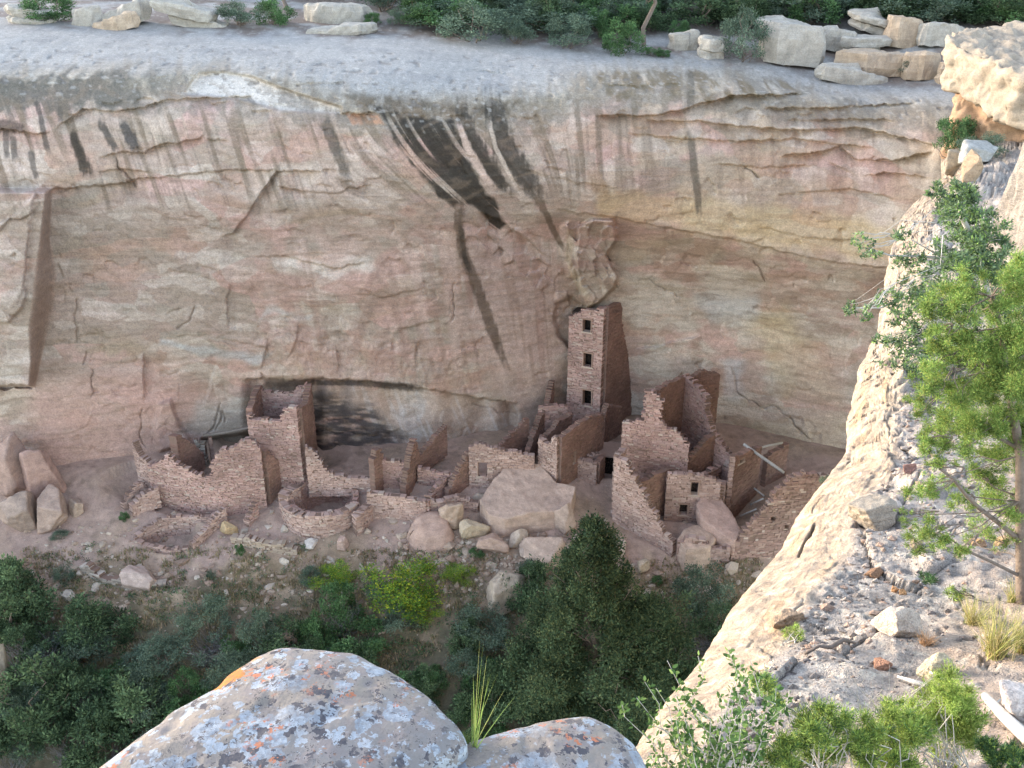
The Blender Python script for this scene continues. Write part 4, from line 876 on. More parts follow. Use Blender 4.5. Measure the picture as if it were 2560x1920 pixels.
# slabs and boulders along the far rim
def rim_slab(label, px, pb, w, h, c, seed, depth=.7, tilt=(0, 0), rz=0., sub=5):
    Y = cliffY(px, pb) - .15
    p = V(px, pb, Y); k = pxm(p); W_, H_ = w / k, h * 1.1 / k; r = np.random.default_rng(seed)
    n = 12; ring = []
    for i in range(n):
        a = 2 * math.pi * i / n + r.uniform(-.25, .25); q = r.uniform(.74, 1.08) / max(abs(math.cos(a)), abs(math.sin(a))) ** .6
        ring.append((W_ / 2 * q * math.cos(a), W_ / 2 * depth * q * math.sin(a)))
    vs = []; lays = 2 if (H_ > .75 and seed % 2) else 1; rings = []; tx, ty = r.normal() * .10, r.normal() * .10
    for L_ in range(lays):            # bedding: each layer a little larger or smaller than the one under it
        s_ = r.uniform(.8, 1.1); ox, oy = r.normal() * .06 * W_, r.normal() * .04 * W_; z0_ = -.25 + (H_ + .25) * L_ / lays; z1_ = -.25 + (H_ + .25) * (L_ + 1) / lays - .03
        for z_, g_ in ((z0_, .93), (z0_ + .3 * (z1_ - z0_), .99), (z0_ + .62 * (z1_ - z0_), 1), (z0_ + .88 * (z1_ - z0_), .95), (z1_, .84)): rings.append([(x * s_ * g_ + ox, y * s_ * g_ + oy, z_ + (tilt[1] + tx) * x + ty * y) for x, y in ring])
    m_ = 6; P = []
    for rg in rings:
        rg = np.array(rg); nxt = np.roll(rg, -1, 0)
        P.append(np.concatenate([[rg[i] * (1 - t) + nxt[i] * t for t in np.arange(m_) / m_] for i in range(n)]))
    for f_ in (.75, .45, .15): P.append(P[len(rings) - 1] * np.array([f_, f_, 1]) + np.array([0, 0, .05 * (1 - f_)]))
    P = np.array(P); hh, ww = P.shape[:2]; P = P.reshape(-1, 3)
    ca, sa = math.cos(rz), math.sin(rz); P = P @ np.array([[ca, sa, 0], [-sa, ca, 0], [0, 0, 1]])
    nf = fbm(P[:, 0] * 1.3 + seed, P[:, 1] * 1.3, P[:, 2] * 2, 4)
    rad_ = np.stack([P[:, 0], P[:, 1], P[:, 2] * 0], 1); rad_ /= np.linalg.norm(rad_, axis=1, keepdims=True) + .01
    nb = noise3(P[:, 0] * .4 + seed, P[:, 1] * .4, P[:, 2] * 5.5)
    P = P + rad_ * (.28 * nf + .07 * nb)[:, None] + np.array([0, 0, .16]) * nf[:, None]
    i_ = np.arange(hh * ww).reshape(hh, ww); j_ = np.roll(i_, -1, 1); q_ = np.stack([i_[:-1], j_[:-1], j_[1:], i_[1:]], -1).reshape(-1, 4)
    o = mesh_np('rim_rock', np.concatenate([P, [P[-ww:].mean(0)]]), q_, M_rock, col=rock_col(np.concatenate([P, [P[-1]]]) * .8, c, seed, .16), tris=[[hh*ww, (hh-1)*ww + k_, (hh-1)*ww + (k_+1) % ww] for k_ in range(ww)])
    o.location = p; o.rotation_euler = (tilt[0], 0, 0); return tag(o, label, 'rock')
RG = (164, 156, 144); RT = (172, 152, 130)
for a in (('flat leaning slab on the rim, left of the forked rim tree', 485, 62, 160, 48, RG, 101, .6, (0, -.1), .1),
          ('long low slab on the rim behind the flat leaning slab', 340, 55, 170, 38, RG, 102, .5),
          ('thin orange-edged slab under the long low slab on the rim', 310, 68, 130, 24, RT, 103, .5),
          ('low rim block left of the long low slab', 215, 58, 90, 34, RG, 104), ('rim block behind the dark shrub at the far left', 80, 52, 120, 30, RG, 105),
          ('wide low ledge rock on the rim, right of the forked rim tree', 830, 48, 200, 34, RG, 106, .5), ('thin flat rock below the wide low ledge rock', 850, 78, 170, 14, RG, 107, .5),
          ('big flat-topped boulder right of the round rim bush', 1965, 150, 160, 78, RG, 110, .8, (0, -.08)), ('slab behind the big flat-topped boulder', 1960, 92, 150, 36, RG, 111, .7),
          ('pale block left of the round rim bush', 1720, 118, 80, 34, RG, 112), ('low pale block touching the round rim bush', 1775, 140, 70, 40, RG, 113),
          ('rim ledge rock, long and rounded, right of the big flat-topped boulder', 2090, 118, 110, 40, RG, 114), ('thin rounded ledge right of the big boulder', 2160, 130, 140, 34, RG, 115, .6),
          ('brown cracked ledge in the middle of the right rim stack', 2190, 172, 200, 40, RT, 116, .6), ('low ledge at the foot of the right rim stack', 2150, 205, 220, 26, RG, 117, .5),
          ('square block on top of the right rim stack', 2250, 108, 90, 56, RT, 118), ('topmost flat rock of the right rim stack', 2200, 78, 160, 30, RG, 119, .6),
          ('block under the overhang at the right rim', 2300, 190, 110, 50, RT, 120), ('small rounded rock under the right rim overhang', 2370, 200, 70, 40, RT, 121), ('flat rock behind the right rim stack', 2330, 108, 140, 40, RG, 122, .6)):
    rim_slab(*a)
slab('overhanging_ledge', 'great pale overhanging caprock ledge at the top right corner', [(2362,92,45.5),(2380,76,47),(2480,62,48.5),(2620,52,50),(2800,60,48),(2800,190,40.5),(2620,205,40.2),(2540,176,41),(2480,150,42.5),(2400,116,44.5)], 2.2, (158, 144, 126), soft=.3, seed=9, amp=.5, inset=-.1)
slab('under_ledge_rock', 'orange rock face under the great overhanging ledge', [(2412,180,44.6),(2500,196,43.4),(2640,226,42.4),(2900,240,42.4),(2900,130,50),(2430,150,50)], 3.8, (168, 136, 108), soft=.3, seed=10, amp=.6, inset=.08)

# ---------------------------------------------------------------- the caprock ridge at the right, coming towards the viewpoint
RPY = np.array([215, 260, 330, 380, 450, 550, 700, 900, 1100, 1300, 1500, 1700, 1900, 2150.])
RZT = np.array([7.6, 7.9, 7.7, 7.75, 8.0, 8.0, 7.8, 7.5, 7.2, 6.8, 6.2, 5.6, 5.0, 4.6])
EPY = [215, 260, 330, 380, 410, 444, 467, 507, 563, 652, 722, 840, 910, 1000, 1063, 1131, 1189, 1269, 1370, 1435, 1524, 1663, 1773, 1877, 1930, 2150]
EPX = [2470, 2425, 2375, 2355, 2352, 2356, 2332, 2285, 2244, 2222, 2207, 2191, 2152, 2130, 2117, 2116, 2074, 2008, 1954, 1900, 1830, 1743, 1650, 1581, 1548, 1420]
rpy = np.concatenate([np.arange(215, 1000, 3.2), np.arange(1000, 2150, 3.0)])
re = np.interp(rpy, EPY, EPX) + 5 * noise3(rpy / 40, 1.1, 2.2) + 3 * noise3(rpy / 13, 4.1, 2.2)
rw = np.interp(rpy, [215, 450, 600, 900, 1100, 1250, 1435, 1600, 1750, 2150], [40, 60, 90, 120, 130, 150, 190, 190, 170, 170])
tt = np.concatenate([np.linspace(0, 1, 70)[:-1], 1 + np.linspace(0, 1, 260) ** 1.1 * 5.2])
RY_, TT = np.meshgrid(rpy, tt, indexing='ij')
RX_ = re[:, None] + rw[:, None] * TT
zt = pchip(RPY, RZT, rpy)[:, None] * np.ones_like(TT)
Y0 = zt / tanang(RY_); ax = Y0 * CP + zt * SP
wm = rw[:, None] * ax / F                                   # strip width in metres
drop = .85 * wm * np.clip(1 - TT, 0, 1) ** 1.7 + .06 * wm * np.clip(1 - TT, 0, 1)
rise = np.clip(TT - 1.3, 0, 9) * rw[:, None] * ax / F * .10
Zr = zt + drop - rise
Yr = Zr / tanang(RY_); Pr = at(RX_, RY_, Yr)
n1 = fbm(Pr[..., 0] / 1.3, Pr[..., 1] / 1.3, 3.1, 4); n2 = fbm(Pr[..., 0] / .35, Pr[..., 1] / .35, 5.1, 4)
strip = 1 - sstep(.75, 1.15, TT + .35 * n1)
# bedding grooves that run along the edge strip
along = rpy[:, None] * np.ones_like(TT)
ld = np.cumsum(np.concatenate([[0], np.hypot(np.diff(Pr[:, 30, 0]), np.diff(Pr[:, 30, 1]))]))[::-1][:, None]
gr = fbm(TT * wm * 3.2 + .3 * n1, ld * .32, 9.1, 4)
sc = np.clip(ax / 12, .35, 1.6)
dz = (1 - .8 * strip) * (.13 * n1 + .05 * n2) * sc + strip * (.035 * gr + .012 * n2 + .022 * fbm(TT * wm * 11, ld * .9, 19.1, 4) + .04 * n1) * sc
led = fbm(Pr[..., 0] / 2.2, Pr[..., 1] / 2.6, 7.7, 3)                       # worn steps in the caprock
dz += .10 * sc * (sstep(-.05, .05, led) + sstep(.2, .27, led) - sstep(-.3, -.24, -led) * .6) * (1 - .7 * strip) * (1 - sstep(2.3, 3.2, TT))
dz += .06 * sc * ridged(Pr[..., 0] * 1.6, Pr[..., 1] * 1.6, 2.2, 3) * (1 - strip)
edge0 = sstep(0, .12, TT)
Pr[..., 2] += dz * edge0
fc, fe, fs = cells(Pr[..., 0] * 1.1 + .8 * n1, Pr[..., 1] * .8 + .8 * n1, 31); fc2, fe2, fs2 = cells(Pr[..., 0] * 4 + .6 * n2, Pr[..., 1] * 3.2 + .6 * n2, 32)
Pr[..., 2] += edge0 * sc * (.16 * fs + .07 * (fc - .5) - .05 * (1 - sstep(0, .06, fe)) + .03 * fs2 + .02 * (fc2 - .5)) * (1 - .72 * strip) * (1 - .7 * sstep(2.3, 3.2, TT))
Pr[..., 2] -= .05 * sc * sstep(.3, .5, noise3(Pr[..., 0] * 5, Pr[..., 1] * 5, 9.3)) * edge0 * (1 - .8 * strip * (RY_ > 1180))
# long dark cleft in the strip
dcl, tcl, _ = poly_dist([(2040, 1306), (2030, 1330), (2010, 1360), (1996, 1392)], RX_, RY_)
Pr[..., 2] -= .16 * (1 - sstep(1, 3.4, dcl + 3 * n2)) * sstep(0, .15, tcl) * (1 - sstep(.85, 1, tcl))
cA = np.empty(RX_.shape + (3,))
def rput(m, c, k=1.0):
    m = (np.clip(m, 0, 1) * k)[..., None]; cA[...] = cA * (1 - m) + lin(*c) * m
cA[...] = lin(156, 146, 136)
rput(sstep(-.1, .35, n1), (162, 149, 138), .8)
rput(sstep(.0, .3, n2) * sstep(1.2, 1.6, TT), (146, 132, 120), .4)
rput(sstep(2.3, 3.3, TT + n1) * sstep(1000, 1250, RY_), (164, 142, 122), .7)
rput(strip, (164, 144, 122), .9)
rput(strip * sstep(.0, .35, gr), (172, 140, 104), .6)
gl = fbm(TT * wm * 14, ld * 1.2, 29.1, 4)
rput(strip * sstep(.05, .3, gl), (146, 128, 108), .55); rput(strip * sstep(.05, .3, -gl), (180, 164, 142), .5)
rput(strip * sstep(.05, .3, n2), (178, 163, 142), .4)
spk = fbm(Pr[..., 0] * 6, Pr[..., 1] * 6, 3.3, 3)
rput(sstep(.15, .35, spk), (112, 104, 98), .5); rput(sstep(.2, .4, -spk), (200, 188, 170), .5)
rput(strip * sstep(.1, .35, fbm(Pr[..., 0] * 4, Pr[..., 1] * 2, 8, 3)), (152, 138, 122), .45)
rput(sstep(.12, .4, fbm(Pr[..., 0] * 1.2, Pr[..., 1] * 1.2, 31, 4)) * (1 - strip), (138, 131, 125), .45)
cA *= (1 + .25 * fbm(Pr[..., 0] * 9, Pr[..., 1] * 9, 6, 2))[..., None]
# undercut below the edge, down towards the alcove
sk = []
e0 = Pr[:, 0, :]
for k in range(1, 12):
    q = e0 * (1 + .012 * k) + np.array([.10 * k + .02 * k * k, 0, -.10 * k * k - .35 * k]); sk.append(q)
SK = np.stack(sk[::-1], 1); allP = np.concatenate([SK, Pr], 1); allC = np.clip(np.concatenate([np.repeat(cA[:, :1], 11, 1), cA], 1), .02, .8)
ridge = mesh_np('ridge', allP, grid_quads(allP.shape[0], allP.shape[1], flip=False), M_ridge, col=allC, smooth=True); tag(ridge, kind='structure')
def onridge(px, py):
    i = int(np.clip(np.searchsorted(rpy, py), 0, len(rpy) - 1)); j = int(np.clip(np.searchsorted(RX_[i], px), 0, RX_.shape[1] - 1)); return Vector(Pr[i, j].tolist())
def rboulder(label, px, pb, w, h, c, seed, depth=.8, rz=0., tilt=(0, 0), sub=5, name='rock', rough=.06, planes=6, sink=.2, cat=None):
    p = onridge(px, pb)
    o = boulder(label, px, pb, w, h, c, depth, rz, tilt, seed, sub, name, None, M_ridge, sink, p.y, p.z, rough, planes)
    if cat: o['category'] = cat
    return o
for a in (('huge pale rounded boulder at the right edge, behind the leaning tree', 2560, 760, 300, 560, (140, 131, 121), 201, .9, .3, (0, .05), 6, 'rock', .14),
          ('pale boulder below the huge rounded one at the right edge', 2590, 900, 200, 330, (142, 132, 120), 202, .9, .8, (0, 0), 6, 'rock', .14),
          ('orange stone block beyond the top of the leaning tree', 2420, 480, 60, 90, (166, 142, 116), 203),
          ('small cracked grey rock on the far end of the ridge', 2385, 430, 60, 60, (166, 150, 128), 204),
          ('flat grey ledge rock behind the far end of the ridge', 2440, 420, 110, 56, (158, 156, 150), 205),
          ('oblong cream-coloured block beside the dry grass tuft', 2345, 1686, 112, 58, (186, 170, 140), 210, .6, .15),
          ('brown-edged slab lying on the brink of the ridge', 1962, 1556, 90, 44, (150, 128, 106), 211, .6, .3, (0, -.25)),
          ('flat reddish-brown slab in the middle of the gravel', 2188, 1430, 58, 24, (150, 116, 90), 212, .6, .4),
          ('left of two small orange pebbles on the gravel', 2236, 1466, 22, 14, (186, 138, 96), 213), ('right of two small orange pebbles on the gravel', 2258, 1470, 20, 15, (186, 144, 104), 214),
          ('rounded reddish-brown stone left of the cream-coloured block', 2202, 1674, 54, 28, (150, 112, 90), 215),
          ('worn pale outcrop in the gravel, left of the grass tufts', 2248, 1590, 110, 80, (186, 170, 154), 216, .9, .2),
          ('big white chunk of rock at the right edge', 2545, 1800, 130, 110, (190, 176, 166), 217),
          ('brown stone by the foot of the juniper', 2440, 1380, 50, 30, (168, 132, 100), 218), ('tan stone beside the juniper trunk', 2500, 1372, 46, 34, (180, 148, 112), 219),
          ('grey-brown stone under the lowest left branch of the juniper', 2290, 1380, 34, 26, (160, 138, 124), 220), ('tan capstone bulging from the brink of the ridge', 2185, 1300, 130, 66, (160, 146, 128), 221, .8, .3),
          ('dark pinkish stone in a ledge above the bulging capstone', 2262, 1214, 34, 28, (136, 104, 94), 222)):
    rboulder(*a)
r = np.random.default_rng(15); vs = []; fs = []; cs = []; off = 0
for i in range(3200):
    py_ = r.uniform(900, 2000); i_ = int(np.searchsorted(rpy, py_)); 
    px_ = np.interp(1.05 + r.exponential(1.2), tt, RX_[min(i_, len(rpy)-1)])
    if px_ > 2640: continue
    p = onridge(px_, py_); s = (.008 + r.exponential(.012)) * max(.7, p.y / 8)
    P = v0 * (1 + .35 * r.normal(size=(len(v0), 1)).clip(-1, 1)) * np.array([s, s * r.uniform(.6, 1), s * r.uniform(.4, .8)]) + np.array(p)
    vs.append(P); fs.append(f0 + off); off += len(P); cs.append(np.repeat((lin(*[(176,160,146), (150,138,128), (186,172,158), (166,140,122), (120,110,104)][r.integers(5)]) * r.uniform(.8, 1.1))[None], len(P), 0))
o = mesh_np('ridge_gravel', np.concatenate(vs), None, M_ridge, col=np.concatenate(cs), tris=np.concatenate(fs)); tag(o, 'loose gravel covering the top of the ridge', 'gravel', kind='stuff')

def logs(name, label, pts, rad, mat, cat, seed=0):
    P = [onridge(a, b) + Vector((0, 0, h)) for a, b, h in pts]; o = tube(P, rad, name, mat, seed=seed); return tag(o, label, cat)
logs('dead_branch', 'crooked dark dead branch lying across the pale ledge', [(2006, 1662, .03), (2040, 1652, .05), (2068, 1650, .05), (2100, 1640, .06), (2132, 1628, .07)], [.012, .014, .02, .022, .01], M_bark, 'branch', 1)
logs('weathered_log', 'split weathered grey log slanting into the bottom right corner', [(2452, 1766, .06), (2500, 1810, .06), (2560, 1860, .06), (2600, 1900, .06)], [.03, .045, .05, .05], M_greywood, 'log', 2)
logs('wood_splinter', 'pale wood splinter lying below the cream-coloured block', [(2238, 1705, .03), (2280, 1715, .04), (2340, 1728, .04)], [.012, .022, .02], M_greywood, 'wood', 3)
logs('wood_splinter', 'short pale splinter propped against the cream-coloured block', [(2302, 1680, .05), (2330, 1700, .05), (2352, 1720, .03)], [.012, .014, .012], M_greywood, 'wood', 4)
logs('wood_splinter', 'thin bleached stick under the white chunk of rock', [(2440, 1840, .03), (2470, 1790, .05), (2490, 1775, .06)], [.006, .008, .006], M_greywood, 'wood', 5)

# ---------------------------------------------------------------- the two lichen-covered boulders in front of the camera
def lichen_mat():
    m, n, out = mat_new('lichen_sandstone')
    p = N(n, 'ShaderNodeBsdfPrincipled'); p.inputs['Roughness'].default_value = .9; p.inputs['Specular IOR Level'].default_value = .2
    tc = N(n, 'ShaderNodeTexCoord'); mp = N(n, 'ShaderNodeNewGeometry')
    def noise(s, d=5, r_=.6, off=0):
        v = N(n, 'ShaderNodeMapping'); v.inputs['Location'].default_value = (off, off * .7, off * 1.3); n.links.new(tc.outputs['Object'], v.inputs[0])
        q = N(n, 'ShaderNodeTexNoise'); q.inputs['Scale'].default_value = s; q.inputs['Detail'].default_value = d; q.inputs['Roughness'].default_value = r_; n.links.new(v.outputs[0], q.inputs['Vector']); return q.outputs['Fac']
    def ramp(x, a, b):
        q = N(n, 'ShaderNodeMapRange'); q.inputs['From Min'].default_value = a; q.inputs['From Max'].default_value = b; n.links.new(x, q.inputs['Value']); return q.outputs[0]
    def mix(f, a, b):
        q = N(n, 'ShaderNodeMix', data_type='RGBA'); n.links.new(f, q.inputs[0])
        for s_, v in ((6, a), (7, b)):
            if isinstance(v, tuple): q.inputs[s_].default_value = (*v, 1)
            else: n.links.new(v, q.inputs[s_])
        return q.outputs[2]
    def mul(a, b):
        q = N(n, 'ShaderNodeMath', operation='MULTIPLY'); n.links.new(a, q.inputs[0]); n.links.new(b, q.inputs[1]); return q.outputs[0]
    L = lambda *c: tuple(lin(*c, .8).tolist())
    base = mix(ramp(noise(2.2), .4, .62), L(152, 139, 125), L(132, 127, 124))
    base = mix(ramp(noise(9, 5, .7, 3), .5, .62), base, L(138, 128, 124))
    big = ramp(noise(2.2, 3, .5, 7), .32, .44)
    def spots(scale, thr, off, warp=.06):
        v = N(n, 'ShaderNodeMapping'); v.inputs['Location'].default_value = (off, off * 2, off * 3); n.links.new(tc.outputs['Object'], v.inputs[0])
        nz = N(n, 'ShaderNodeTexNoise'); nz.inputs['Scale'].default_value = scale * 2.2; nz.inputs['Detail'].default_value = 4; n.links.new(v.outputs[0], nz.inputs['Vector'])
        ad = N(n, 'ShaderNodeMix', data_type='RGBA', blend_type='LINEAR_LIGHT'); ad.inputs[0].default_value = warp; n.links.new(v.outputs[0], ad.inputs[6]); n.links.new(nz.outputs['Color'], ad.inputs[7])
        q = N(n, 'ShaderNodeTexVoronoi'); q.inputs['Scale'].default_value = scale; n.links.new(ad.outputs[2], q.inputs['Vector'])
        rr = N(n, 'ShaderNodeSeparateColor'); n.links.new(q.outputs['Color'], rr.inputs[0])
        th = N(n, 'ShaderNodeMath', operation='MULTIPLY_ADD'); th.inputs[1].default_value = thr; th.inputs[2].default_value = thr * -.15; n.links.new(rr.outputs[0], th.inputs[0])
        sb = N(n, 'ShaderNodeMath', operation='SUBTRACT'); n.links.new(th.outputs[0], sb.inputs[0]); n.links.new(q.outputs['Distance'], sb.inputs[1])
        return ramp(sb.outputs[0], 0, .03)
    c1 = mul(spots(9, .95, 1, .04), big)
    col = mix(c1, base, mix(ramp(noise(40, 3, .6, 9), .4, .6), L(156, 163, 170), L(134, 141, 150)))
    col = mix(mul(spots(19, .85, 5, .04), big), col, L(166, 172, 178))
    col = mix(mul(spots(17, .7, 11, .045), ramp(noise(3.5, 3, .5, 13), .38, .48)), col, L(76, 74, 80))
    col = mix(mul(spots(36, .55, 17, .04), ramp(noise(5, 3, .5, 19), .38, .5)), col, L(84, 78, 80))
    col = mix(mul(spots(18, .6, 23), ramp(noise(1.9, 3, .5, 29), .60, .68)), col, L(196, 128, 66))
    col = mix(mul(spots(26, .68, 31, .04), ramp(noise(4, 3, .5, 37), .56, .64)), col, L(186, 116, 84))
    col = mix(ramp(noise(60, 3, .7, 47), .35, .75), col, mix(ramp(noise(3, 3, .5, 51), .3, .7), col, L(120, 112, 106)))
    # one big orange patch near the upper left rim
    vm = N(n, 'ShaderNodeVectorMath', operation='DISTANCE'); vm.inputs[1].default_value = (-.40, .26, .0); n.links.new(tc.outputs['Object'], vm.inputs[0])
    ns = N(n, 'ShaderNodeMath', operation='MULTIPLY_ADD'); ns.inputs[1].default_value = .55; n.links.new(noise(15, 5, .75, 61), ns.inputs[0]); n.links.new(vm.outputs['Value'], ns.inputs[2])
    col = mix(ramp(ns.outputs[0], .385, .37), col, mix(ramp(noise(50, 3, .6, 63), .4, .6), L(186, 122, 62), L(160, 110, 70)))
    n.links.new(col, p.inputs['Base Color'])
    b = N(n, 'ShaderNodeBump'); b.inputs['Strength'].default_value = .5; b.inputs['Distance'].default_value = .02
    n.links.new(noise(22, 6, .7, 41), b.inputs['Height']); n.links.new(b.outputs[0], p.inputs['Normal']); n.links.new(p.outputs[0], out.inputs[0]); return m
M_lichen = lichen_mat()
def fore_boulder(name, label, sil, z0, near, seed, crown, thick):
    """a low dome seen from above: its far rim follows 'sil' at height z0, its near rim lies below the frame"""
    far = [at(a, b, z0 / float(tanang(b))) for a, b in sil]; nr = [at(a, b, z0 / float(tanang(b))) for a, b in near]
    ring = np.array(far + nr); c = ring.mean(0)
    # resample the ring evenly by angle
    d = ring - c; L = np.concatenate([[0], np.cumsum(np.linalg.norm(np.diff(np.vstack([ring, ring[:1]]), axis=0), axis=1))])
    t = np.linspace(0, L[-1], 241)[:-1]; rr = np.stack([np.interp(t, L, np.append(ring[:, k], ring[0, k])) for k in range(3)], -1)
    for _ in range(4): rr = .25 * np.roll(rr, 1, 0) + .5 * rr + .25 * np.roll(rr, -1, 0)
    prof = [(.0, 1)] + [(math.sin(a), math.cos(a)) for a in np.linspace(.05, math.pi / 2, 60)]
    prof = [(s, k) for s, k in prof]
    P = []
    for s, k in prof: P.append(np.concatenate([(c + (rr - c) * s)[:, :2], np.full((240, 1), -z0) + crown * (k ** 1.0)], 1))
    for k in range(1, 26):
        q = k / 25; P.append(np.concatenate([(c + (rr - c) * (1 - .35 * q * q))[:, :2], np.full((240, 1), -z0 - thick * q)], 1))
    P = np.array(P); s_ = seed * 2.3
    nn = fbm(P[..., 0] * 1.6 + s_, P[..., 1] * 1.6, P[..., 2] * 1.6, 4); n3 = fbm(P[..., 0] * 7 + s_, P[..., 1] * 7, P[..., 2] * 7, 4)
    P[..., 2] += .028 * nn + .010 * n3; P[..., 0] += .03 * nn; P[..., 2] -= .012 * sstep(.25, .4, fbm(P[..., 0] * 3, P[..., 1] * 3, s_, 3))
    h, w = P.shape[:2]; idx = np.arange(h * w).reshape(h, w); nx = np.roll(idx, -1, 1)
    q = np.stack([idx[:-1], idx[1:], nx[1:], nx[:-1]], -1).reshape(-1, 4)
    P = P.reshape(-1, 3) - c
    o = mesh_np(name, P, q, M_lichen, smooth=True); o.location = c; return tag(o, label, 'boulder')
fore_boulder('lichen_boulder', 'big foreground boulder crusted with blue-grey and orange lichen', [(180,1975),(262,1915),(380,1825),(440,1780),(545,1725),(575,1690),(640,1650),(695,1628),(735,1622),(790,1632),(880,1640),(980,1690),(1060,1740),(1105,1790),(1150,1825),(1178,1866),(1150,1890),(1060,1930)], 3.05, [(950,2080),(640,2200),(300,2140)], 1, .10, 1.6)
fore_boulder('lichen_boulder', 'smaller rounded foreground boulder right of the lichen-crusted one', [(1040,1960),(1070,1915),(1130,1880),(1230,1848),(1330,1822),(1420,1808),(1470,1806),(1530,1830),(1580,1870),(1612,1925),(1640,1985)], 3.2, [(1600,2120),(1300,2200),(1080,2110)], 2, .12, 1.5)

# ---------------------------------------------------------------- plants
def leaf_quads(Cn, size, aspect, r, up=.3, dirs=None, fold=0.0):
    n = len(Cn); u = r.normal(size=(n, 3)) if dirs is None else dirs + r.normal(size=(n, 3)) * .45
    u[:, 2] += up; u /= np.linalg.norm(u, axis=1, keepdims=True)
    w = np.cross(u, r.normal(size=(n, 3))); w /= np.linalg.norm(w, axis=1, keepdims=True)
    s = (size * r.uniform(.6, 1.4, n))[:, None]; u = u * s; w = w * s * aspect
    return np.stack([Cn - u, Cn + w, Cn + u, Cn - w], 1).reshape(-1, 3)
def foliage(name, parent, Cn, size, aspect, cols, r, mat, up=.3, dirs=None, tone=None):
    v = leaf_quads(Cn, size, aspect, r, up, dirs); n = len(Cn)
    c = np.array([lin(*k, 1.0) for k in cols])[r.integers(0, len(cols), n)] * r.uniform(.75, 1.25, n)[:, None]
    if tone is not None: c = c * tone[:, None]
    return mesh_np(name, v, np.arange(4 * n).reshape(-1, 4), mat, parent, fcol=c)
def lobes_points(lobes, per, r, shell=.55):
    """points spread through a set of leafy lobes (x,y,z,rx,ry,rz); each lobe is one clump with its own tone"""
    L = np.array(lobes); vol = (L[:, 3] * L[:, 4] * L[:, 5]) ** .75; cnt = np.maximum((per * vol / vol.sum()).astype(int), 5)
    out = []; dr = []; tn = []
    for k, (l, c) in enumerate(zip(L, cnt)):
        d = r.normal(size=(c, 3)); d /= np.linalg.norm(d, axis=1, keepdims=True); rad = r.uniform(shell, 1.0, c) * (1 + .25 * r.normal(size=c))
        keep = noise3(d[:, 0] * 2.3 + k * 3, d[:, 1] * 2.3, d[:, 2] * 2.3) > -.2
        p = l[:3] + d * rad[:, None] * l[3:]; out.append(p[keep]); dr.append(d[keep]); tn.append(np.full(keep.sum(), r.uniform(.66, 1.32)))
    return np.concatenate(out), np.concatenate(dr), np.concatenate(tn)
def stems_mesh(name, parent, paths, mat, n=5):
    vs = []; qs = []
    for P, rad in paths:
        P = [Vector(p) for p in P]; b = len(vs)
        for i, p in enumerate(P):
            d = (P[min(i+1, len(P)-1)] - P[max(i-1, 0)]).normalized(); u = d.cross(Vector((.3, .2, 1)) if abs(d.z) < .9 else Vector((1, .2, 0))).normalized(); w = d.cross(u)
            rr = rad[0] + (rad[1] - rad[0]) * i / (len(P) - 1)
            for k in range(n): t = 2 * math.pi * k / n; vs.append(tuple(p + u * math.cos(t) * rr + w * math.sin(t) * rr))
        qs += [[b+i*n+k, b+i*n+(k+1) % n, b+(i+1)*n+(k+1) % n, b+(i+1)*n+k] for i in range(len(P)-1) for k in range(n)]
    return mesh_np(name, vs, qs, mat, parent, smooth=True)
def bent(a, b, r, k=5, amp=.06):
    a = Vector(a); b = Vector(b); L = (b - a).length
    return [a.lerp(b, i / k) + (Vector(r.normal(size=3).tolist()) * amp * L * (0 if i in (0, k) else 1)) for i in range(k + 1)]

OAK = [(82, 101, 72), (70, 88, 64), (96, 114, 82), (60, 75, 56)]
SAGE = [(98, 114, 96), (86, 102, 86), (110, 124, 104), (78, 92, 78)]
GREEN = [(84, 112, 72), (72, 100, 64), (98, 124, 82), (64, 88, 60)]
YEL = [(128, 146, 54), (112, 136, 54), (92, 126, 58), (80, 112, 54), (154, 160, 54), (86, 118, 56)]
BRUSH = [(112, 108, 106), (98, 96, 96), (124, 116, 108)]
BRIGHT = [(146, 164, 82), (128, 150, 74), (164, 180, 96), (110, 132, 66), (142, 150, 84)]
def shrub_proto(name, label, cat, pal, seed, n=9000, size=.02, flat=1.0, nl=30, aspect=.42, group=None, stemmat=None, shell=.5):
    r = np.random.default_rng(seed); lb = []
    for k in range(nl):
        a = r.uniform(0, 6.28); q = math.sqrt(r.random()) * .42; h = r.uniform(.08, .85) * (1 - q * .9) + .05
        s = r.uniform(.06, .17); lb.append((q * math.cos(a), q * math.sin(a), h * flat, s, s, s * r.uniform(.7, 1.1) * flat))
    t = thing(name, label, cat, group=group)
    p, d, tn = lobes_points(lb, n, r, shell); p[:, 2] = np.maximum(p[:, 2], .01)
    foliage('foliage', t, p, size, aspect, pal, r, M_leaf_far, .35, d, tn)
    stems_mesh('stems', t, [(bent((r.normal() * .03, r.normal() * .03, -.08), (l[0], l[1], l[2]), r), (.012, .004)) for l in lb[:9]], stemmat or M_bark, 4)
    return t
def brush_proto(name, label, seed):
    r = np.random.default_rng(seed); t = thing(name, label, 'dead brush'); ps = []
    for k in range(150):
        a = r.uniform(0, 6.28); e = r.uniform(.25, 1); q = r.uniform(.2, .5)
        ps.append((bent((r.normal() * .05, r.normal() * .05, -.02), (q * math.cos(a), q * math.sin(a), e * .75), r, 4, .09), (.006, .002)))
    stems_mesh('twigs', t, ps, M_twig, 3); stems_mesh('stems', t, ps[::12], M_bark, 4); return t
M_twig = rock_mat('dead_twigs', 10, .3, .3, .01, base=tuple(lin(122, 118, 118)), fine=40)
NOWHERE = (0, 300, -80)
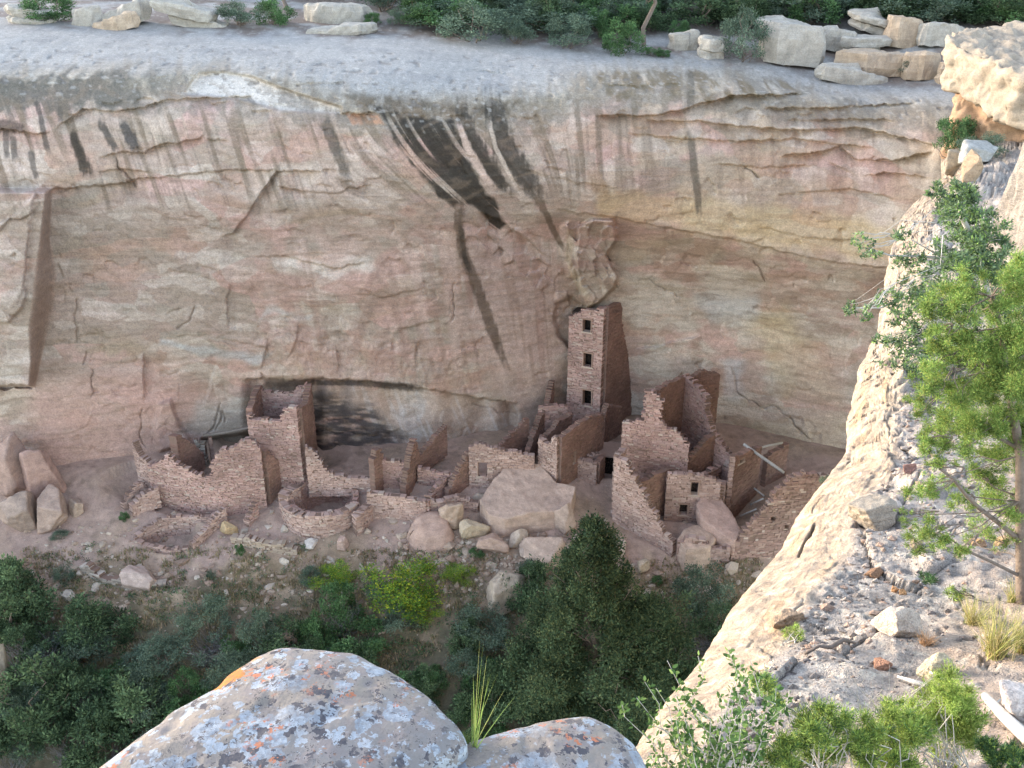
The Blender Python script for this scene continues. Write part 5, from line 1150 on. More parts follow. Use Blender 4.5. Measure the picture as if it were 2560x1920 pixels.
protos = {
 'oak': [shrub_proto('oak_shrub', 'dark', 'shrub', OAK, 300 + i) for i in range(4)],
 'sage': [shrub_proto('sage_shrub', 'sage', 'shrub', SAGE, 310 + i, size=.017, nl=34) for i in range(3)],
 'green': [shrub_proto('green_shrub', 'green', 'shrub', GREEN, 320 + i) for i in range(3)],
 'yellow': [shrub_proto('flowering_shrub', 'yellow', 'shrub', YEL, 330 + i, size=.016, nl=40) for i in range(2)],
 'brush': [brush_proto('dead_brush', 'brush', 340 + i) for i in range(2)],
}
used = {}
def onrim(px, py): return V(px, py, cliffY(px, py))
def plant(kind, label, px, pb, w, h, group, on=onground, i=0, lift=0):
    P = protos[kind]; j = used.get(kind, 0); used[kind] = j + 1; src = P[j % len(P)]
    if on is onrim: w *= 1.2; h *= 1.15
    p = on(px, pb); k = pxm(p); sx = w / k; sz = h / k * 1.05; p.z -= .03 * sz - lift
    rz = (j * 2.4) % 6.28
    if j < len(P): o = src; o.location = p; o.rotation_euler = (0, 0, rz); o.scale = (sx, sx, sz); o['label'] = label; o['group'] = group
    else: o = dup(src, label, p, rz, (sx, sx, sz), group)
    return o
SG = 'shrubs on the slope below the ruins'
for k, lb, px, pb, w, h in (
 ('oak', 'large dark bluish shrub at the left edge, above the dead grey brush', 45, 1560, 210, 210),
 ('oak', 'round dark green shrub below the line of loose stones at left', 245, 1600, 200, 160),
 ('brush', 'mass of dead grey twigs hanging beside the big boulder at the lower left edge', 92, 1670, 190, 130),
 ('sage', 'bluish shrub with dead grey twigs hanging below it, on the lower left slope', 525, 1600, 140, 130),
 ('brush', 'dead grey twigs hanging below the bluish shrub', 528, 1660, 140, 100),
 ('sage', 'round bluish-green shrub just left of the small pale rock', 655, 1632, 118, 145),
 ('oak', 'large dark shrub filling the bottom left corner', 100, 1830, 260, 250),
 ('oak', 'dark shrub at the bottom edge, left of the foreground boulder', 270, 1930, 230, 190),
 ('oak', 'large grey-green shrub just left of the foreground boulder', 335, 1830, 230, 210),
 ('sage', 'small bluish shrub above the large grey-green one', 362, 1660, 90, 66),
 ('green', 'green shrub touching the left slope of the foreground boulder', 470, 1760, 90, 110),
 ('green', 'dark green shrub right of the small pale rock', 795, 1610, 100, 110),
 ('green', 'wide green shrub with trailing dry grass, above the foreground boulder', 905, 1640, 180, 110),
 ('yellow', 'left patch of yellow-flowered bush beside the standing stone', 838, 1450, 140, 72),
 ('yellow', 'large yellow-flowered bush right of the standing stone', 1010, 1500, 235, 120),
 ('yellow', 'small yellow-flowered bush left of the rough boulder', 1150, 1450, 100, 50),
 ('yellow', 'low yellow-flowered bush at the right foot of the large flowering bush', 1065, 1545, 100, 60),
 ('sage', 'bluish bush at the left end of the yellow flowers', 782, 1450, 70, 50),
 ('green', 'tall green bush under the left yellow flowers, left of the standing stone', 858, 1545, 120, 130),
 ('sage', 'round bluish bush in front of the yellow flowers, right of the standing stone', 945, 1500, 80, 66),
 ('sage', 'bluish bush below the round one, between the flowers and the bare patch', 1000, 1570, 110, 80),
 ('green', 'small green bush between the flowers and the big foreground boulder', 1075, 1720, 100, 66),
 ('sage', 'bluish bush left of the big juniper, above the bare patch', 1215, 1610, 150, 110),
 ('oak', 'dark bush right of the big foreground boulder, left of the juniper', 1235, 1800, 180, 180),
 ('sage', 'bluish bush right of the bare patch, left of the juniper', 1170, 1700, 110, 90),
 ('green', 'small bright green bush tucked under the huge slab', 1238, 1368, 44, 30),
 ('green', 'tiny green bush left of the rough boulder', 1190, 1395, 44, 26),
 ('sage', 'feathery blue-green shrub between the big juniper and the pale ridge', 1752, 1530, 150, 165),
 ('oak', 'dark shrub between the feathery shrub and the ridge', 1785, 1620, 150, 140),
 ('oak', 'dark shrub behind the left side of the big juniper', 1320, 1530, 150, 190),
 ('oak', 'dark shrub at the lower left foot of the big juniper', 1330, 1800, 190, 230),
 ('oak', 'dark shrub below the big juniper, above the small foreground boulder', 1500, 1880, 240, 150),
 ('oak', 'dark shrub at the lower right foot of the big juniper, near the ridge', 1660, 1780, 180, 190),
 ('green', 'small green tuft at the foot of the right low wall stub', 312, 1300, 28, 30),
 ('sage', 'small bluish bush left of the line of loose stones', 160, 1440, 56, 50),
 ('sage', 'low bluish bush on the bare path at far left', 150, 1345, 50, 24),
 ('green', 'small green tuft on the slope under the low retaining wall', 602, 1392, 26, 44),
 ('sage', 'small pale bush on the slope above the bluish shrubs', 530, 1455, 26, 30),
 ('green', 'green bush beside the fallen branch, between the two bluish shrubs', 590, 1640, 90, 70),
 ('oak', 'dark bush under the left edge shrub, above the dead brush', 30, 1480, 120, 110),
 ('oak', 'dark bush filling the gap between the two lower left shrubs', 200, 1760, 150, 130),
 ('sage', 'bluish bush above the top of the foreground boulder', 790, 1690, 120, 80),
 ('oak', 'dark bush above the peak of the foreground boulder', 690, 1700, 140, 100),
 ('green', 'green bush above the right shoulder of the foreground boulder', 990, 1770, 140, 100),
 ('oak', 'dark bush at the right foot of the big foreground boulder', 1130, 1880, 170, 140),
 ('green', 'small green bush on the slope right of the big juniper top', 1640, 1452, 34, 26),
 ('sage', 'pale bluish bush right of the rough boulder', 1330, 1450, 90, 80)):
    plant(k, lb, px, pb, w, h, SG)
r = np.random.default_rng(71); BR = 'thicket covering the lower slope'
LB = {'oak': 'dark green brush in the dense thicket on the lower slope', 'sage': 'bluish-green brush in the dense thicket on the lower slope', 'green': 'green brush in the dense thicket on the lower slope', 'brush': 'bare grey brush in the dense thicket on the lower slope'}
spots = []
for i in range(4000):
    px_ = r.uniform(-120, 1800); py_ = r.uniform(1500, 1960)
    lo = float(np.interp(px_, [-120, 60, 200, 420, 700, 830, 950, 1060, 1200, 1800], [1480, 1560, 1640, 1640, 1640, 1560, 1600, 1720, 1560, 1540]))
    if py_ < lo or any(abs(px_ - a) < 62 and abs(py_ - b) < 46 for a, b in spots): continue
    if 950 < px_ < 1130 and py_ < 1740: continue
    if px_ > 420 and py_ < 1700 and i % 3: continue
    spots.append((px_, py_)); k_ = ('oak', 'sage', 'green', 'brush', 'oak', 'sage', 'oak', 'brush')[len(spots) % 8]
    plant(k_, LB[k_], px_, py_, r.uniform(90, 170), r.uniform(70, 130), BR)
    if len(spots) >= 72: break
# lower undergrowth between the shrubs, and dry grass
r = np.random.default_rng(77); pts = []; tones = []
for i in range(2600):
    px_, py_ = r.uniform(-150, 1900), r.uniform(1480, 2000)
    if noise3(px_ / 90, py_ / 70, 3.3) < -.05 + .25 * (py_ < 1560): continue
    p = onground(px_, py_); m = r.integers(14, 30); q = r.normal(size=(m, 3)) * np.array([.22, .22, .12]); q[:, 2] = np.abs(q[:, 2]); pts.append(np.array(p) + q); tones.append(np.full(m, r.uniform(.7, 1.25)))
pts = np.concatenate(pts); o = foliage('undergrowth', None, pts, .06, .5, OAK + GREEN + SAGE[:1], r, M_leaf_far, .5, None, np.concatenate(tones)); tag(o, 'low green undergrowth between the shrubs on the slope', 'undergrowth', kind='stuff')
def grass_field(name, label, spots, cols, seed, hgt, wid):
    r = np.random.default_rng(seed); v = []; c = []
    for p in spots:
        for _ in range(r.integers(5, 10)):
            b = np.array(p) + np.append(r.normal(size=2) * .10, -.02); a = r.uniform(0, 6.28); l = hgt * r.uniform(.5, 1.3)
            t = b + np.array([math.cos(a) * l * .5, math.sin(a) * l * .5, l]); s = np.array([-math.sin(a), math.cos(a), 0]) * wid
            v += [b - s, b + s, t]; c.append(lin(*cols[r.integers(len(cols))], 1.0) * r.uniform(.8, 1.2))
    o = mesh_np(name, np.array(v), None, M_leaf_far, tris=np.arange(len(v)).reshape(-1, 3), fcol=np.array(c)); return tag(o, label, 'grass', kind='stuff')
sp = []
for i in range(7000):
    px_, py_ = r.uniform(60, 1300), r.uniform(1370, 1700)
    if noise3(px_ / 60, py_ / 40, 8.3) > -.1: sp.append(onground(px_, py_))
for i in range(900):
    px_, py_ = r.uniform(1560, 1900), r.uniform(1390, 1560)
    sp.append(onground(px_, py_))
tf = []; tt_ = []
r2 = np.random.default_rng(79)
for i in range(520):
    px_, py_ = r2.uniform(80, 1500), r2.uniform(1355, 1560)
    if noise3(px_ / 70, py_ / 40, 5.3) < -.05: continue
    p = onground(px_, py_); m = r2.integers(20, 60); q = r2.normal(size=(m, 3)) * np.array([.13, .13, .1]); q[:, 2] = np.abs(q[:, 2]); tf.append(np.array(p) + q); tt_.append(np.full(m, r2.uniform(.8, 1.3)))
o = foliage('ground_cover', None, np.concatenate(tf), .05, .4, SAGE + GREEN[:2] + [(136, 128, 96), (120, 116, 90)], r2, M_leaf_far, .6, None, np.concatenate(tt_)); tag(o, 'small sage-coloured tufts dotted over the dry slope', 'ground cover', kind='stuff')
grass_field('dry_grass', 'thin dry grass over the slope', sp, [(150,134,104), (134,124,92), (112,116,84), (164,142,116)], 78, .2, .03)

# -- the big dark juniper on the slope
def big_juniper():
    base = onground(1464, 1800); k = pxm(base); t = thing('juniper_tree', 'big dark cone-shaped juniper standing on the slope in front of the ruins', 'tree', base)
    r = np.random.default_rng(401); H = (1800 - 1290) / k / math.cos(math.radians(31)) * 1.0
    ztop = zat(1296, base.y) - base.z
    prof = lambda f: float(np.interp(f, [0, .12, .3, .45, .6, .75, .88, .96, 1], [130, 180, 185, 158, 120, 86, 56, 30, 8]))
    lb = []
    for i in range(340):
        f = r.random() ** .9 * .98; a = r.uniform(0, 6.28); R_ = prof(f) / k * (.72 + .28 * r.random()); q = R_ * math.sqrt(r.uniform(.08, 1)) * 1.0
        s = (.34 + .62 * (1 - f)) * r.uniform(.7, 1.25)
        lb.append((q * math.cos(a) + (.3 if math.cos(a) > 0 and f < .55 else 0) * 1.2, q * math.sin(a), f * ztop + .1, s, s, s * .9))
    for i in range(40):
        a_, b_ = r.uniform(1590, 1720), r.uniform(1480, 1700); c_ = V(a_, b_, base.y + .6 + r.normal() * .7) - base; s = r.uniform(.4, .75); lb.append((c_.x, c_.y, c_.z, s, s, s * .9))
    for i in range(46):          # ragged tips standing out of the outline
        f = r.uniform(.02, .93); a = r.uniform(0, 6.28); q = prof(f) / k * r.uniform(.98, 1.16); s = r.uniform(.16, .34); lb.append((q * math.cos(a), q * math.sin(a), f * ztop + .25, s, s, s * 1.3))
    for i in range(6): lb.append((r.normal() * .15, r.normal() * .15, ztop * (.9 + .02 * i), .3 - .03 * i, .3 - .03 * i, .35))
    p, d, tn = lobes_points(lb, 230000, r, .45)
    foliage('crown', t, p, .07, .42, [(66, 82, 60), (56, 72, 54), (76, 92, 66), (88, 96, 66)], r, M_leaf_far, .4, d, tn)
    stems_mesh('trunk', t, [(bent((0, 0, -.4), (0.1, 0, ztop * .9), r, 8, .015), (.28, .04))], M_bark, 9)
    stems_mesh('branch', t, [(bent((0, 0, l[2] * .7), l[:3], r), (.05, .015)) for l in lb[::4]], M_bark, 4)
big_juniper()

# -- the two trees at the right
def px_tree(name, label, base, trunk, branches, clusters, Ys, pal, seed, leaf, aspect, n_per, barkmat, trunk_r, mat=None, up=.3, spread=1.18):
    t = thing(name, label, 'tree', base); r = np.random.default_rng(seed); rel = lambda q: np.array(q) - np.array(base)
    tp = [rel(V(a, b, y)) for a, b, y in trunk]
    stems_mesh('trunk', t, [(tp, trunk_r)], barkmat, 9)
    for br in branches:
        stems_mesh('branch', t, [([rel(V(a, b, y)) for a, b, y in br[0]], br[1])], barkmat, 6)
    P = []; Dd = []; T_ = []; tw = []
    for (a, b, rad, dens) in clusters:
        rad *= spread
        Y = Ys + r.normal() * .25 * Ys / 8; c = V(a, b, Y); k = pxm(c); R_ = rad / k
        lb = []
        for i in range(12):
            d = r.normal(size=3); d /= np.linalg.norm(d); q = R_ * r.uniform(.3, .95); s = R_ * r.uniform(.22, .42)
            lb.append((c.x + d[0] * q, c.y + d[1] * q, c.z + d[2] * q * .9, s, s, s * .9))
        p, d_, tn = lobes_points(lb, int(n_per * dens * (rad / 60) ** 2), r, .2); P.append(p); Dd.append(d_); T_.append(tn * r.uniform(.85, 1.15))
        j = min(range(len(tp)), key=lambda q: np.linalg.norm(tp[q] + np.array(base) - np.array(c)))
        src = tp[j]
        for i in range(0, 12, 3): tw.append((bent(rel(c) * .7 + src * .3 if i else src, rel(lb[i][:3]), r, 4, .05), (.10 * trunk_r[1] + .006, .003)))
    P = np.concatenate(P) - np.array(base)
    foliage('crown', t, P, leaf, aspect, pal, r, mat or M_leaf, up, np.concatenate(Dd), np.concatenate(T_))
    stems_mesh('twigs', t, tw, barkmat, 4)

    return t
bA = onridge(2556, 1515)
CL = [(2371,765,70,1), (2395,830,50,.8), (2500,859,75,1), (2422,930,85,1), (2500,937,80,1), (2334,960,55,.9), (2388,1000,80,1), (2479,965,85,1), (2388,1060,65,1), (2479,1060,58,.9), (2545,990,70,1), (2316,1117,45,1), (2345,1090,45,.9),
      (2497,1153,60,1), (2316,1225,46,1), (2388,1243,40,.8), (2479,1225,62,1), (2440,1180,40,.6), (2298,1345,40,1), (2345,1335,46,1), (2400,1372,32,.9), (2497,1345,38,.8), (2560,880,70,1), (2600,1080,90,1), (2590,960,80,1), (2470,770,45,.6), (2388,1478,24,.8), (2560,1250,50,.8), (2540,820,70,1), (2450,880,60,.8), (2430,1100,50,.8), (2540,1060,70,.9), (2520,1290,45,.7), (2560,1150,70,.9), (2350,900,50,.7), (2420,720,50,.8), (2520,740,60,.9), (2560,700,60,.9), (2580,800,80,1), (2340,840,45,.8), (2290,1010,36,.7), (2440,1330,40,.7), (2350,1180,40,.8), (2260,1290,26,.6)]
px_tree('juniper_tree', 'sunlit yellow-green juniper with a thin shaggy trunk at the right edge', bA, [(2556,1530,bA.y), (2554,1400,bA.y), (2552,1250,bA.y), (2551,1139,bA.y), (2535,1040,bA.y), (2515,930,bA.y), (2500,820,bA.y), (2480,740,bA.y)],
        [([(2550,1352,bA.y), (2500,1310,bA.y-.05), (2450,1272,bA.y-.1), (2417,1240,bA.y-.1), (2385,1200,bA.y-.1), (2350,1172,bA.y-.1)], (.028, .012)), ([(2550,1440,bA.y), (2480,1405,bA.y-.1), (2417,1377,bA.y-.1), (2363,1338,bA.y-.1)], (.020, .009)), ([(2545,1120,bA.y), (2490,1090,bA.y), (2420,1040,bA.y), (2380,980,bA.y)], (.022, .008)), ([(2510,900,bA.y), (2450,860,bA.y), (2390,800,bA.y)], (.02, .007))],
        CL, bA.y, [(118, 142, 74), (104, 128, 66), (132, 154, 84), (84, 106, 58), (142, 146, 80)], 411, .0135, .19, 5200, M_bark, (.062, .02))
bB = onridge(2490, 930)
px_tree('leaning_tree', 'grey-green small-leaved tree leaning out over the edge of the ridge', bB, [(2490,940,bB.y), (2480,850,bB.y), (2470,760,bB.y), (2450,650,bB.y), (2428,590,bB.y), (2406,546,bB.y), (2395,490,bB.y)],
        [([(2470,760,bB.y), (2400,740,bB.y), (2320,720,bB.y), (2260,745,bB.y), (2200,770,bB.y), (2140,770,bB.y)], (.05, .012)), ([(2455,670,bB.y), (2380,650,bB.y), (2300,640,bB.y), (2230,640,bB.y), (2170,620,bB.y)], (.045, .01)), ([(2480,850,bB.y), (2400,860,bB.y), (2320,870,bB.y), (2250,850,bB.y)], (.05, .012)), ([(2488,900,bB.y), (2420,960,bB.y), (2350,930,bB.y), (2300,880,bB.y)], (.04, .012)), ([(2440,620,bB.y), (2350,640,bB.y), (2280,600,bB.y)], (.03, .01))],
        [(2387,479,55,1), (2340,465,28,.7), (2418,520,55,1), (2440,570,50,.9), (2380,560,45,.7), (2395,624,60,.7), (2460,640,50,.8), (2285,640,45,.45), (2250,590,28,.4), (2310,700,50,.45), (2172,622,30,.4), (2150,600,20,.4), (2128,770,26,.5), (2165,780,24,.4), (2226,742,38,.5), (2270,760,40,.5), (2246,851,45,.5), (2205,850,26,.4), (2300,860,50,.5), (2340,800,55,.5), (2440,700,55,.6), (2330,940,50,.5), (2290,910,40,.5), (2360,700,50,.5), (2430,770,50,.5), (2280,980,30,.4), (2480,600,50,.7), (2520,680,60,.7), (2500,760,60,.7), (2400,680,55,.7), (2420,830,55,.7), (2380,880,55,.6), (2340,760,50,.6), (2450,900,50,.7), (2260,800,36,.5), (2235,900,30,.4)],
        bB.y, [(108, 124, 92), (92, 112, 86), (116, 134, 100), (84, 100, 78), (120, 146, 84)], 421, .034, .42, 2300, M_greywood, (.10, .035))

# -- the bushes and grasses on the near end of the ridge
def on_near(px, py): p = onridge(px, min(py, 2130)); return p
def leaf_shapes(Cn, U, Wd, cols, r, name, parent, mat):
    """oval leaves of six corners"""
    n = len(Cn); v = np.stack([Cn, Cn + U * .35 + Wd, Cn + U * .75 + Wd * .8, Cn + U, Cn + U * .75 - Wd * .8, Cn + U * .35 - Wd], 1).reshape(-1, 3)
    i = np.arange(n) * 6; q = np.concatenate([np.stack([i, i+1, i+2, i+5], 1), np.stack([i+5, i+2, i+3, i+4], 1)])
    c = np.array([lin(*k, 1.0) for k in cols])[r.integers(0, len(cols), n)] * r.uniform(.8, 1.2, n)[:, None]
    return mesh_np(name, v, q, mat, parent, fcol=np.concatenate([c, c]))
def oval_shrub():
    base = at(1800, 2080, 4.1); t = thing('oval_leaved_shrub', 'spindly shrub with small oval green leaves at the bottom, left end of the ridge', 'shrub', base); r = np.random.default_rng(431); st = []; LC = []; LU = []; LW = []
    tips = [(1668,1651),(1612,1705),(1640,1720),(1745,1640),(1820,1625),(1760,1700),(1850,1660),(1900,1690),(1875,1645),(1940,1720),(1640,1850),(1700,1790),(1800,1740),(1960,1770),(1990,1820),(1690,1740),(1730,1820),(1850,1780),(1900,1800),(1780,1800),(1660,1900),(1620,1880),(1840,1850),(1930,1850),(1750,1880),(1700,1860)]
    for i, (a, b) in enumerate(tips * 2):
        if i >= len(tips): a += r.normal() * 45; b += abs(r.normal()) * 60 + 20
        Y = 4.1 + r.normal() * .16; tip = np.array(at(a, b, Y)); b0 = np.array(base) + r.normal(size=3) * [.13, .08, .02]
        P = [np.array(q) for q in bent(b0, tip, r, 7, .03)]; st.append(([q - base for q in P], (.006, .0018)))
        Lt = np.linalg.norm(tip - b0)
        for j in range(int(62 * Lt)):
            f = r.uniform(.3, 1.0); k = f * 7; q = P[int(min(k, 6.99))] * (1 - k % 1) + P[min(int(k) + 1, 7)] * (k % 1)
            ax_ = (tip - b0) / Lt; d = r.normal(size=3) * .9 + ax_ * .7; d /= np.linalg.norm(d); l = r.uniform(.026, .042); wv = np.cross(d, r.normal(size=3)); wv /= np.linalg.norm(wv)
            LC.append(q + d * .008); LU.append(d * l); LW.append(wv * l * .26)
    stems_mesh('stems', t, st, M_greywood, 5)
    leaf_shapes(np.array(LC) - base, np.array(LU), np.array(LW), [(88, 114, 66), (76, 102, 60), (102, 126, 74), (120, 142, 84), (68, 90, 54)], r, 'leaves', t, M_leaf)
oval_shrub()
def fine_bush(name, label, px, pb, Y, lobes, pal, seed, n, leaf=.013, stems=26):
    base = at(px, pb, Y); t = thing(name, label, 'bush', base); r = np.random.default_rng(seed); lb = []
    for a, b, rad in lobes:
        c = at(a, b, Y + r.normal() * .12); k = pxm(c)
        for i in range(7):
            d = r.normal(size=3); d /= np.linalg.norm(d); R_ = rad / k; q = R_ * r.uniform(.2, .8); s = R_ * r.uniform(.3, .5); lb.append((*(c + d * q), s, s, s))
    p, d, tn = lobes_points(lb, n, r, .1); foliage('foliage', t, p - base, leaf, .15, pal, r, M_leaf, .6, d, tn)
    stems_mesh('stems', t, [(bent((r.normal() * .04, r.normal() * .04, 0), np.array(lb[r.integers(len(lb))][:3]) - base, r, 5, .05), (.006, .002)) for _ in range(stems)], M_greywood, 4)
fine_bush('feathery_bush', 'bright yellow-green feathery bush on a pale stem in the bottom right corner', 2370, 1930, 4.5, [(2370,1720,70), (2320,1760,75), (2420,1770,75), (2370,1800,90), (2300,1820,70), (2440,1830,60), (2370,1740,70), (2370,1880,60)], BRIGHT, 441, 42000, .0135)
fine_bush('feathery_bush', 'low bright green feathery bush at the bottom edge, right of the oval-leaved shrub', 2060, 1990, 4.2, [(1960,1870,70), (2030,1840,80), (2100,1830,80), (2150,1880,80), (2060,1900,80), (2000,1910,70), (2080,1790,50)], BRIGHT + GREEN[:2], 442, 46000, .0135)
fine_bush('feathery_bush', 'bright green feathery bush at the bottom edge, left of the one on a pale stem', 2240, 1990, 4.3, [(2210,1840,80), (2260,1820,80), (2270,1890,80), (2200,1900,70), (2170,1830,60), (2230,1770,45)], BRIGHT + GREEN[:1], 443, 40000, .0135)
fine_bush('feathery_bush', 'thin green sprig rising behind the oval-leaved shrub', 1930, 1960, 4.7, [(1905,1700,40), (1930,1730,40), (1950,1760,36)], BRIGHT + GREEN[:2], 444, 5000, .0135, 8)
fine_bush('feathery_bush', 'green bush at the bottom right corner beside the weathered log', 2510, 1990, 4.2, [(2470,1890,50), (2520,1900,50), (2560,1890,50)], GREEN + BRIGHT[:1], 445, 18000, .0135)
fine_bush('small_plant', 'small green plant growing at the brink by the brown-edged slab', 1985, 1612, float(onridge(1985, 1612).y), [(1975,1580,24), (1990,1570,24), (1985,1595,28), (2000,1600,22)], BRIGHT, 446, 1500, .018, 10)
fine_bush('small_plant', 'small dark green plant by the small orange pebbles', 2322, 1458, float(onridge(2322, 1458).y), [(2315,1440,22), (2335,1446,20), (2322,1450,20)], GREEN, 447, 900, .02, 8)
fine_bush('small_plant', 'tuft of fresh green below the lowest juniper branch', 2395, 1500, float(onridge(2395, 1500).y), [(2385,1490,26), (2405,1496,24)], BRIGHT, 448, 900, .02, 8)
def twig_tuft(name, label, px, pb, Y, w, h, seed, n=60, mat=None, cat='dead brush'):
    b = at(px, pb, Y); k = pxm(b); r = np.random.default_rng(seed); t = thing(name, label, cat, b); ps = []
    for i in range(n):
        ps.append((bent((r.normal() * .2 * w / k, r.normal() * .03, 0), (r.uniform(-.5, .5) * w / k, r.normal() * .1, r.uniform(.4, 1) * h / k * 1.3), r, 4, .05), (.0028, .001)))
    stems_mesh('twigs', t, ps, mat or M_greywood, 3); stems_mesh('stems', t, ps[::10], M_bark, 3)
twig_tuft('dead_brush', 'bare grey twigs behind the low bright bushes at the bottom', 2190, 1880, 4.6, 260, 190, 451)
def grass_tuft(name, label, base, w, h, n, cols, seed, wid=.004, tips=None):
    r = np.random.default_rng(seed); base = np.array(base); k = pxm(base); v = []; q = []; c = []
    for i in range(n):
        if tips: a, b_ = tips[i % len(tips)]; tip = np.array(at(a + r.normal() * 4, b_ + r.normal() * 8, base[1] + r.normal() * .05)) - base
        else: a = r.uniform(0, 6.28); tip = np.array([math.cos(a) * w / k * .6 * r.uniform(.2, 1), math.sin(a) * w / k * .6 * r.uniform(.2, 1), h / k * 1.15 * r.uniform(.5, 1)])
        b0 = np.append(r.normal(size=2) * w / k * .08, -.01); s = np.cross(tip, r.normal(size=3)); s /= np.linalg.norm(s); o_ = len(v)
        for j, f in enumerate((0, .35, .7, 1)):
            p = b0 + (tip - b0) * f + np.array([0, 0, 1]) * .12 * np.linalg.norm(tip) * f * (1 - f); ww = wid * (1 - f * .92); v += [p - s * ww, p + s * ww]
        q += [[o_+2*j, o_+2*j+1, o_+2*j+3, o_+2*j+2] for j in range(3)]; c += [lin(*cols[r.integers(len(cols))], 1.0) * r.uniform(.8, 1.2)] * 3
    o = mesh_np(name, np.array(v), q, M_leaf, fcol=np.array(c)); o.location = base; return tag(o, label, 'grass')
GT = [(176, 164, 112), (160, 156, 98), (186, 168, 124), (140, 146, 84)]
grass_tuft('grass_tuft', 'large tan-green grass tuft near the juniper trunk', onridge(2482, 1650), 150, 130, 260, GT, 461)
grass_tuft('grass_tuft', 'grass tuft left of the large tan-green one, under the juniper', onridge(2430, 1560), 110, 70, 160, GT, 462)
grass_tuft('grass_tuft', 'grass tuft at the right edge beside the large tan-green one', onridge(2550, 1640), 110, 110, 160, GT, 463)
grass_tuft('grass_tuft', 'small dry tuft on the worn pale outcrop', onridge(2228, 1588), 36, 28, 60, GT[:3], 464)
grass_tuft('grass_tuft', 'reddish dry tuft right of the worn pale outcrop', onridge(2310, 1618), 70, 34, 90, [(170, 138, 108), (160, 130, 100)], 465)
grass_tuft('grass_tuft', 'dry grass at the foot of the juniper', onridge(2530, 1510), 90, 60, 120, GT, 466)
grass_tuft('grass_tuft', 'tall yellow-green grass blades growing between the two foreground boulders', at(1183, 1872, 3.15), 60, 200, 15, [(140, 156, 84), (126, 146, 76), (156, 160, 96)], 467, .0026, [(1207,1600),(1190,1690),(1185,1680),(1225,1690),(1240,1700),(1265,1720),(1290,1735),(1215,1650),(1200,1720),(1178,1740),(1250,1760)])
grass_tuft('grass_tuft', 'small dark grass clump low in the cleft between the foreground boulders', at(1165, 1868, 3.2), 50, 50, 40, [(110, 124, 72), (96, 110, 66)], 468, .003)

# -- the far rim and mesa top
RGp = 'shrubs along the far rim'
for k, lb, px, pb, w, h in (
 ('green', 'dark green shrub between the rim rocks at the far left', 130, 52, 120, 70),
 ('sage', 'round olive rim tree with a forked pale trunk', 605, 62, 110, 62), ('green', 'green rim shrub right of the forked rim tree', 690, 62, 90, 66),
 ('green', 'small green rim bush above the white bench', 935, 62, 40, 34), ('sage', 'small bush right of the small green rim bush', 985, 62, 40, 40),
 ('sage', 'wide bluish shrub on the rim, left half of the thicket', 1190, 100, 170, 92), ('sage', 'low bluish shrub at the right of the wide one', 1290, 108, 90, 70),
 ('sage', 'bluish rim shrub left of the twin green ones', 1410, 118, 110, 80), ('green', 'left of the twin bright green rim bushes', 1500, 95, 60, 78), ('green', 'right of the twin bright green rim bushes', 1556, 134, 95, 84),
 ('sage', 'tall round grey-green rim bush beside the big flat-topped boulder', 1852, 150, 104, 122), ('green', 'small bright rim bush left of the tall round one', 1700, 92, 50, 46),
 ('sage', 'small green bush on the right rim stack', 2280, 190, 70, 46),
 ('green', 'tiny yellowish bush under the twin bushes', 1630, 138, 50, 22), ('green', 'low yellowish bush right of the tiny yellowish one', 1660, 142, 36, 18)):
    plant(k, lb, px, pb, w, h, RGp, onrim)
plant('green', 'olive bush in the gully under the orange rock', 2375, 385, 100, 120, 'bushes in the gully', onridge)
plant('sage', 'grey-green brush right of the olive bush in the gully', 2455, 392, 120, 70, 'bushes in the gully', onridge)
plant('sage', 'pale tuft on the brink where the coursed wall meets the ridge', 2062, 1222, 46, 44, 'bushes in the gully', lambda a, b: V(2066, 1222, 16.0))
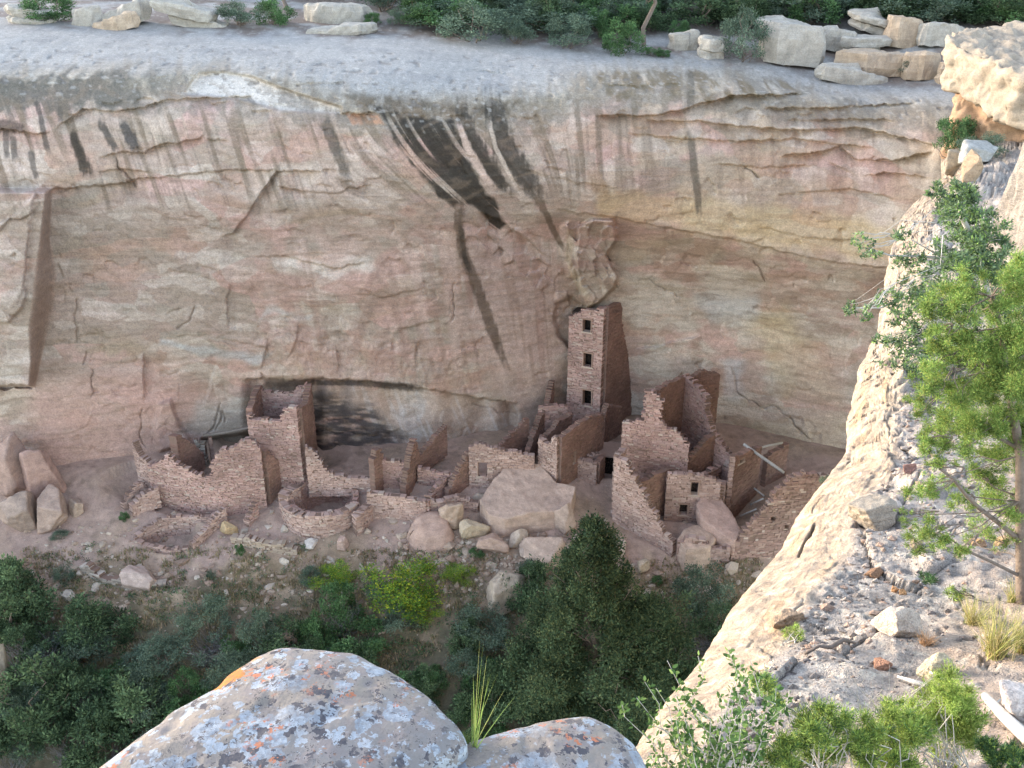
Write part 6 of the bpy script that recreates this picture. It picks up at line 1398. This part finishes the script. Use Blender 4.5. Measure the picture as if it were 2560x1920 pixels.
r = np.random.default_rng(90); TH = 'thicket on the mesa top'
for i in range(95):
    px_ = r.uniform(-40, 2650) if i < 30 else r.uniform(1050, 2650); lo = float(np.interp(px_, [0, 600, 1100, 1300, 1700, 2000, 2600], [0, 5, 70, 85, 80, 60, 70])); py_ = r.uniform(-26, max(lo, -5))
    k_ = ('sage', 'green', 'oak', 'sage', 'oak')[i % 5]
    plant(k_, {'sage': 'bluish shrub in the dense thicket on the mesa top', 'green': 'green shrub in the dense thicket on the mesa top', 'oak': 'dark shrub in the dense thicket on the mesa top'}[k_], px_, py_, r.uniform(100, 220), r.uniform(60, 110), TH, onrim)
def rim_tree(label, px, pb, h, seed, sc=1.0):
    p = onrim(px, pb); k = pxm(p); H = h / k; t = thing('pinyon_tree', label, 'tree', p, 'trees on the mesa top'); r = np.random.default_rng(seed); lb = []
    for i in range(26):
        f = r.uniform(.35, 1); a = r.uniform(0, 6.28); q = H * .3 * r.uniform(.2, 1) * (1.15 - f); s = H * r.uniform(.07, .13); lb.append((q * math.cos(a), q * math.sin(a), f * H, s, s, s))
    p_, d, tn = lobes_points(lb, 5000, r, .4); foliage('crown', t, p_, .09, .45, [(56, 74, 60), (66, 86, 66), (48, 62, 52)], r, M_leaf_far, .3, d, tn)
    stems_mesh('trunk', t, [(bent((0, 0, -.2), (0, 0, H * .95), r, 6, .03), (.16, .04))], M_bark, 7)
    stems_mesh('branch', t, [(bent((0, 0, l[2] * .75), l[:3], r, 4, .08), (.04, .012)) for l in lb[::2]], M_bark, 4)
for a in (('dark-trunked tree behind the right twin bush', 1610, 112, 330, 501), ('tree rising left of the twin bushes', 1365, 60, 300, 502), ('tree behind the tall round rim bush', 1835, 70, 300, 503), ('tree behind the big flat-topped boulder', 2010, 45, 260, 504),
          ('tree at the top right corner behind the overhanging ledge', 2480, 40, 260, 505), ('tree behind the forked rim tree', 720, 20, 240, 506), ('tree above the wide bluish shrub', 1230, 30, 260, 507), ('tree left of the overhanging ledge', 2290, 40, 260, 508)):
    rim_tree(*a)
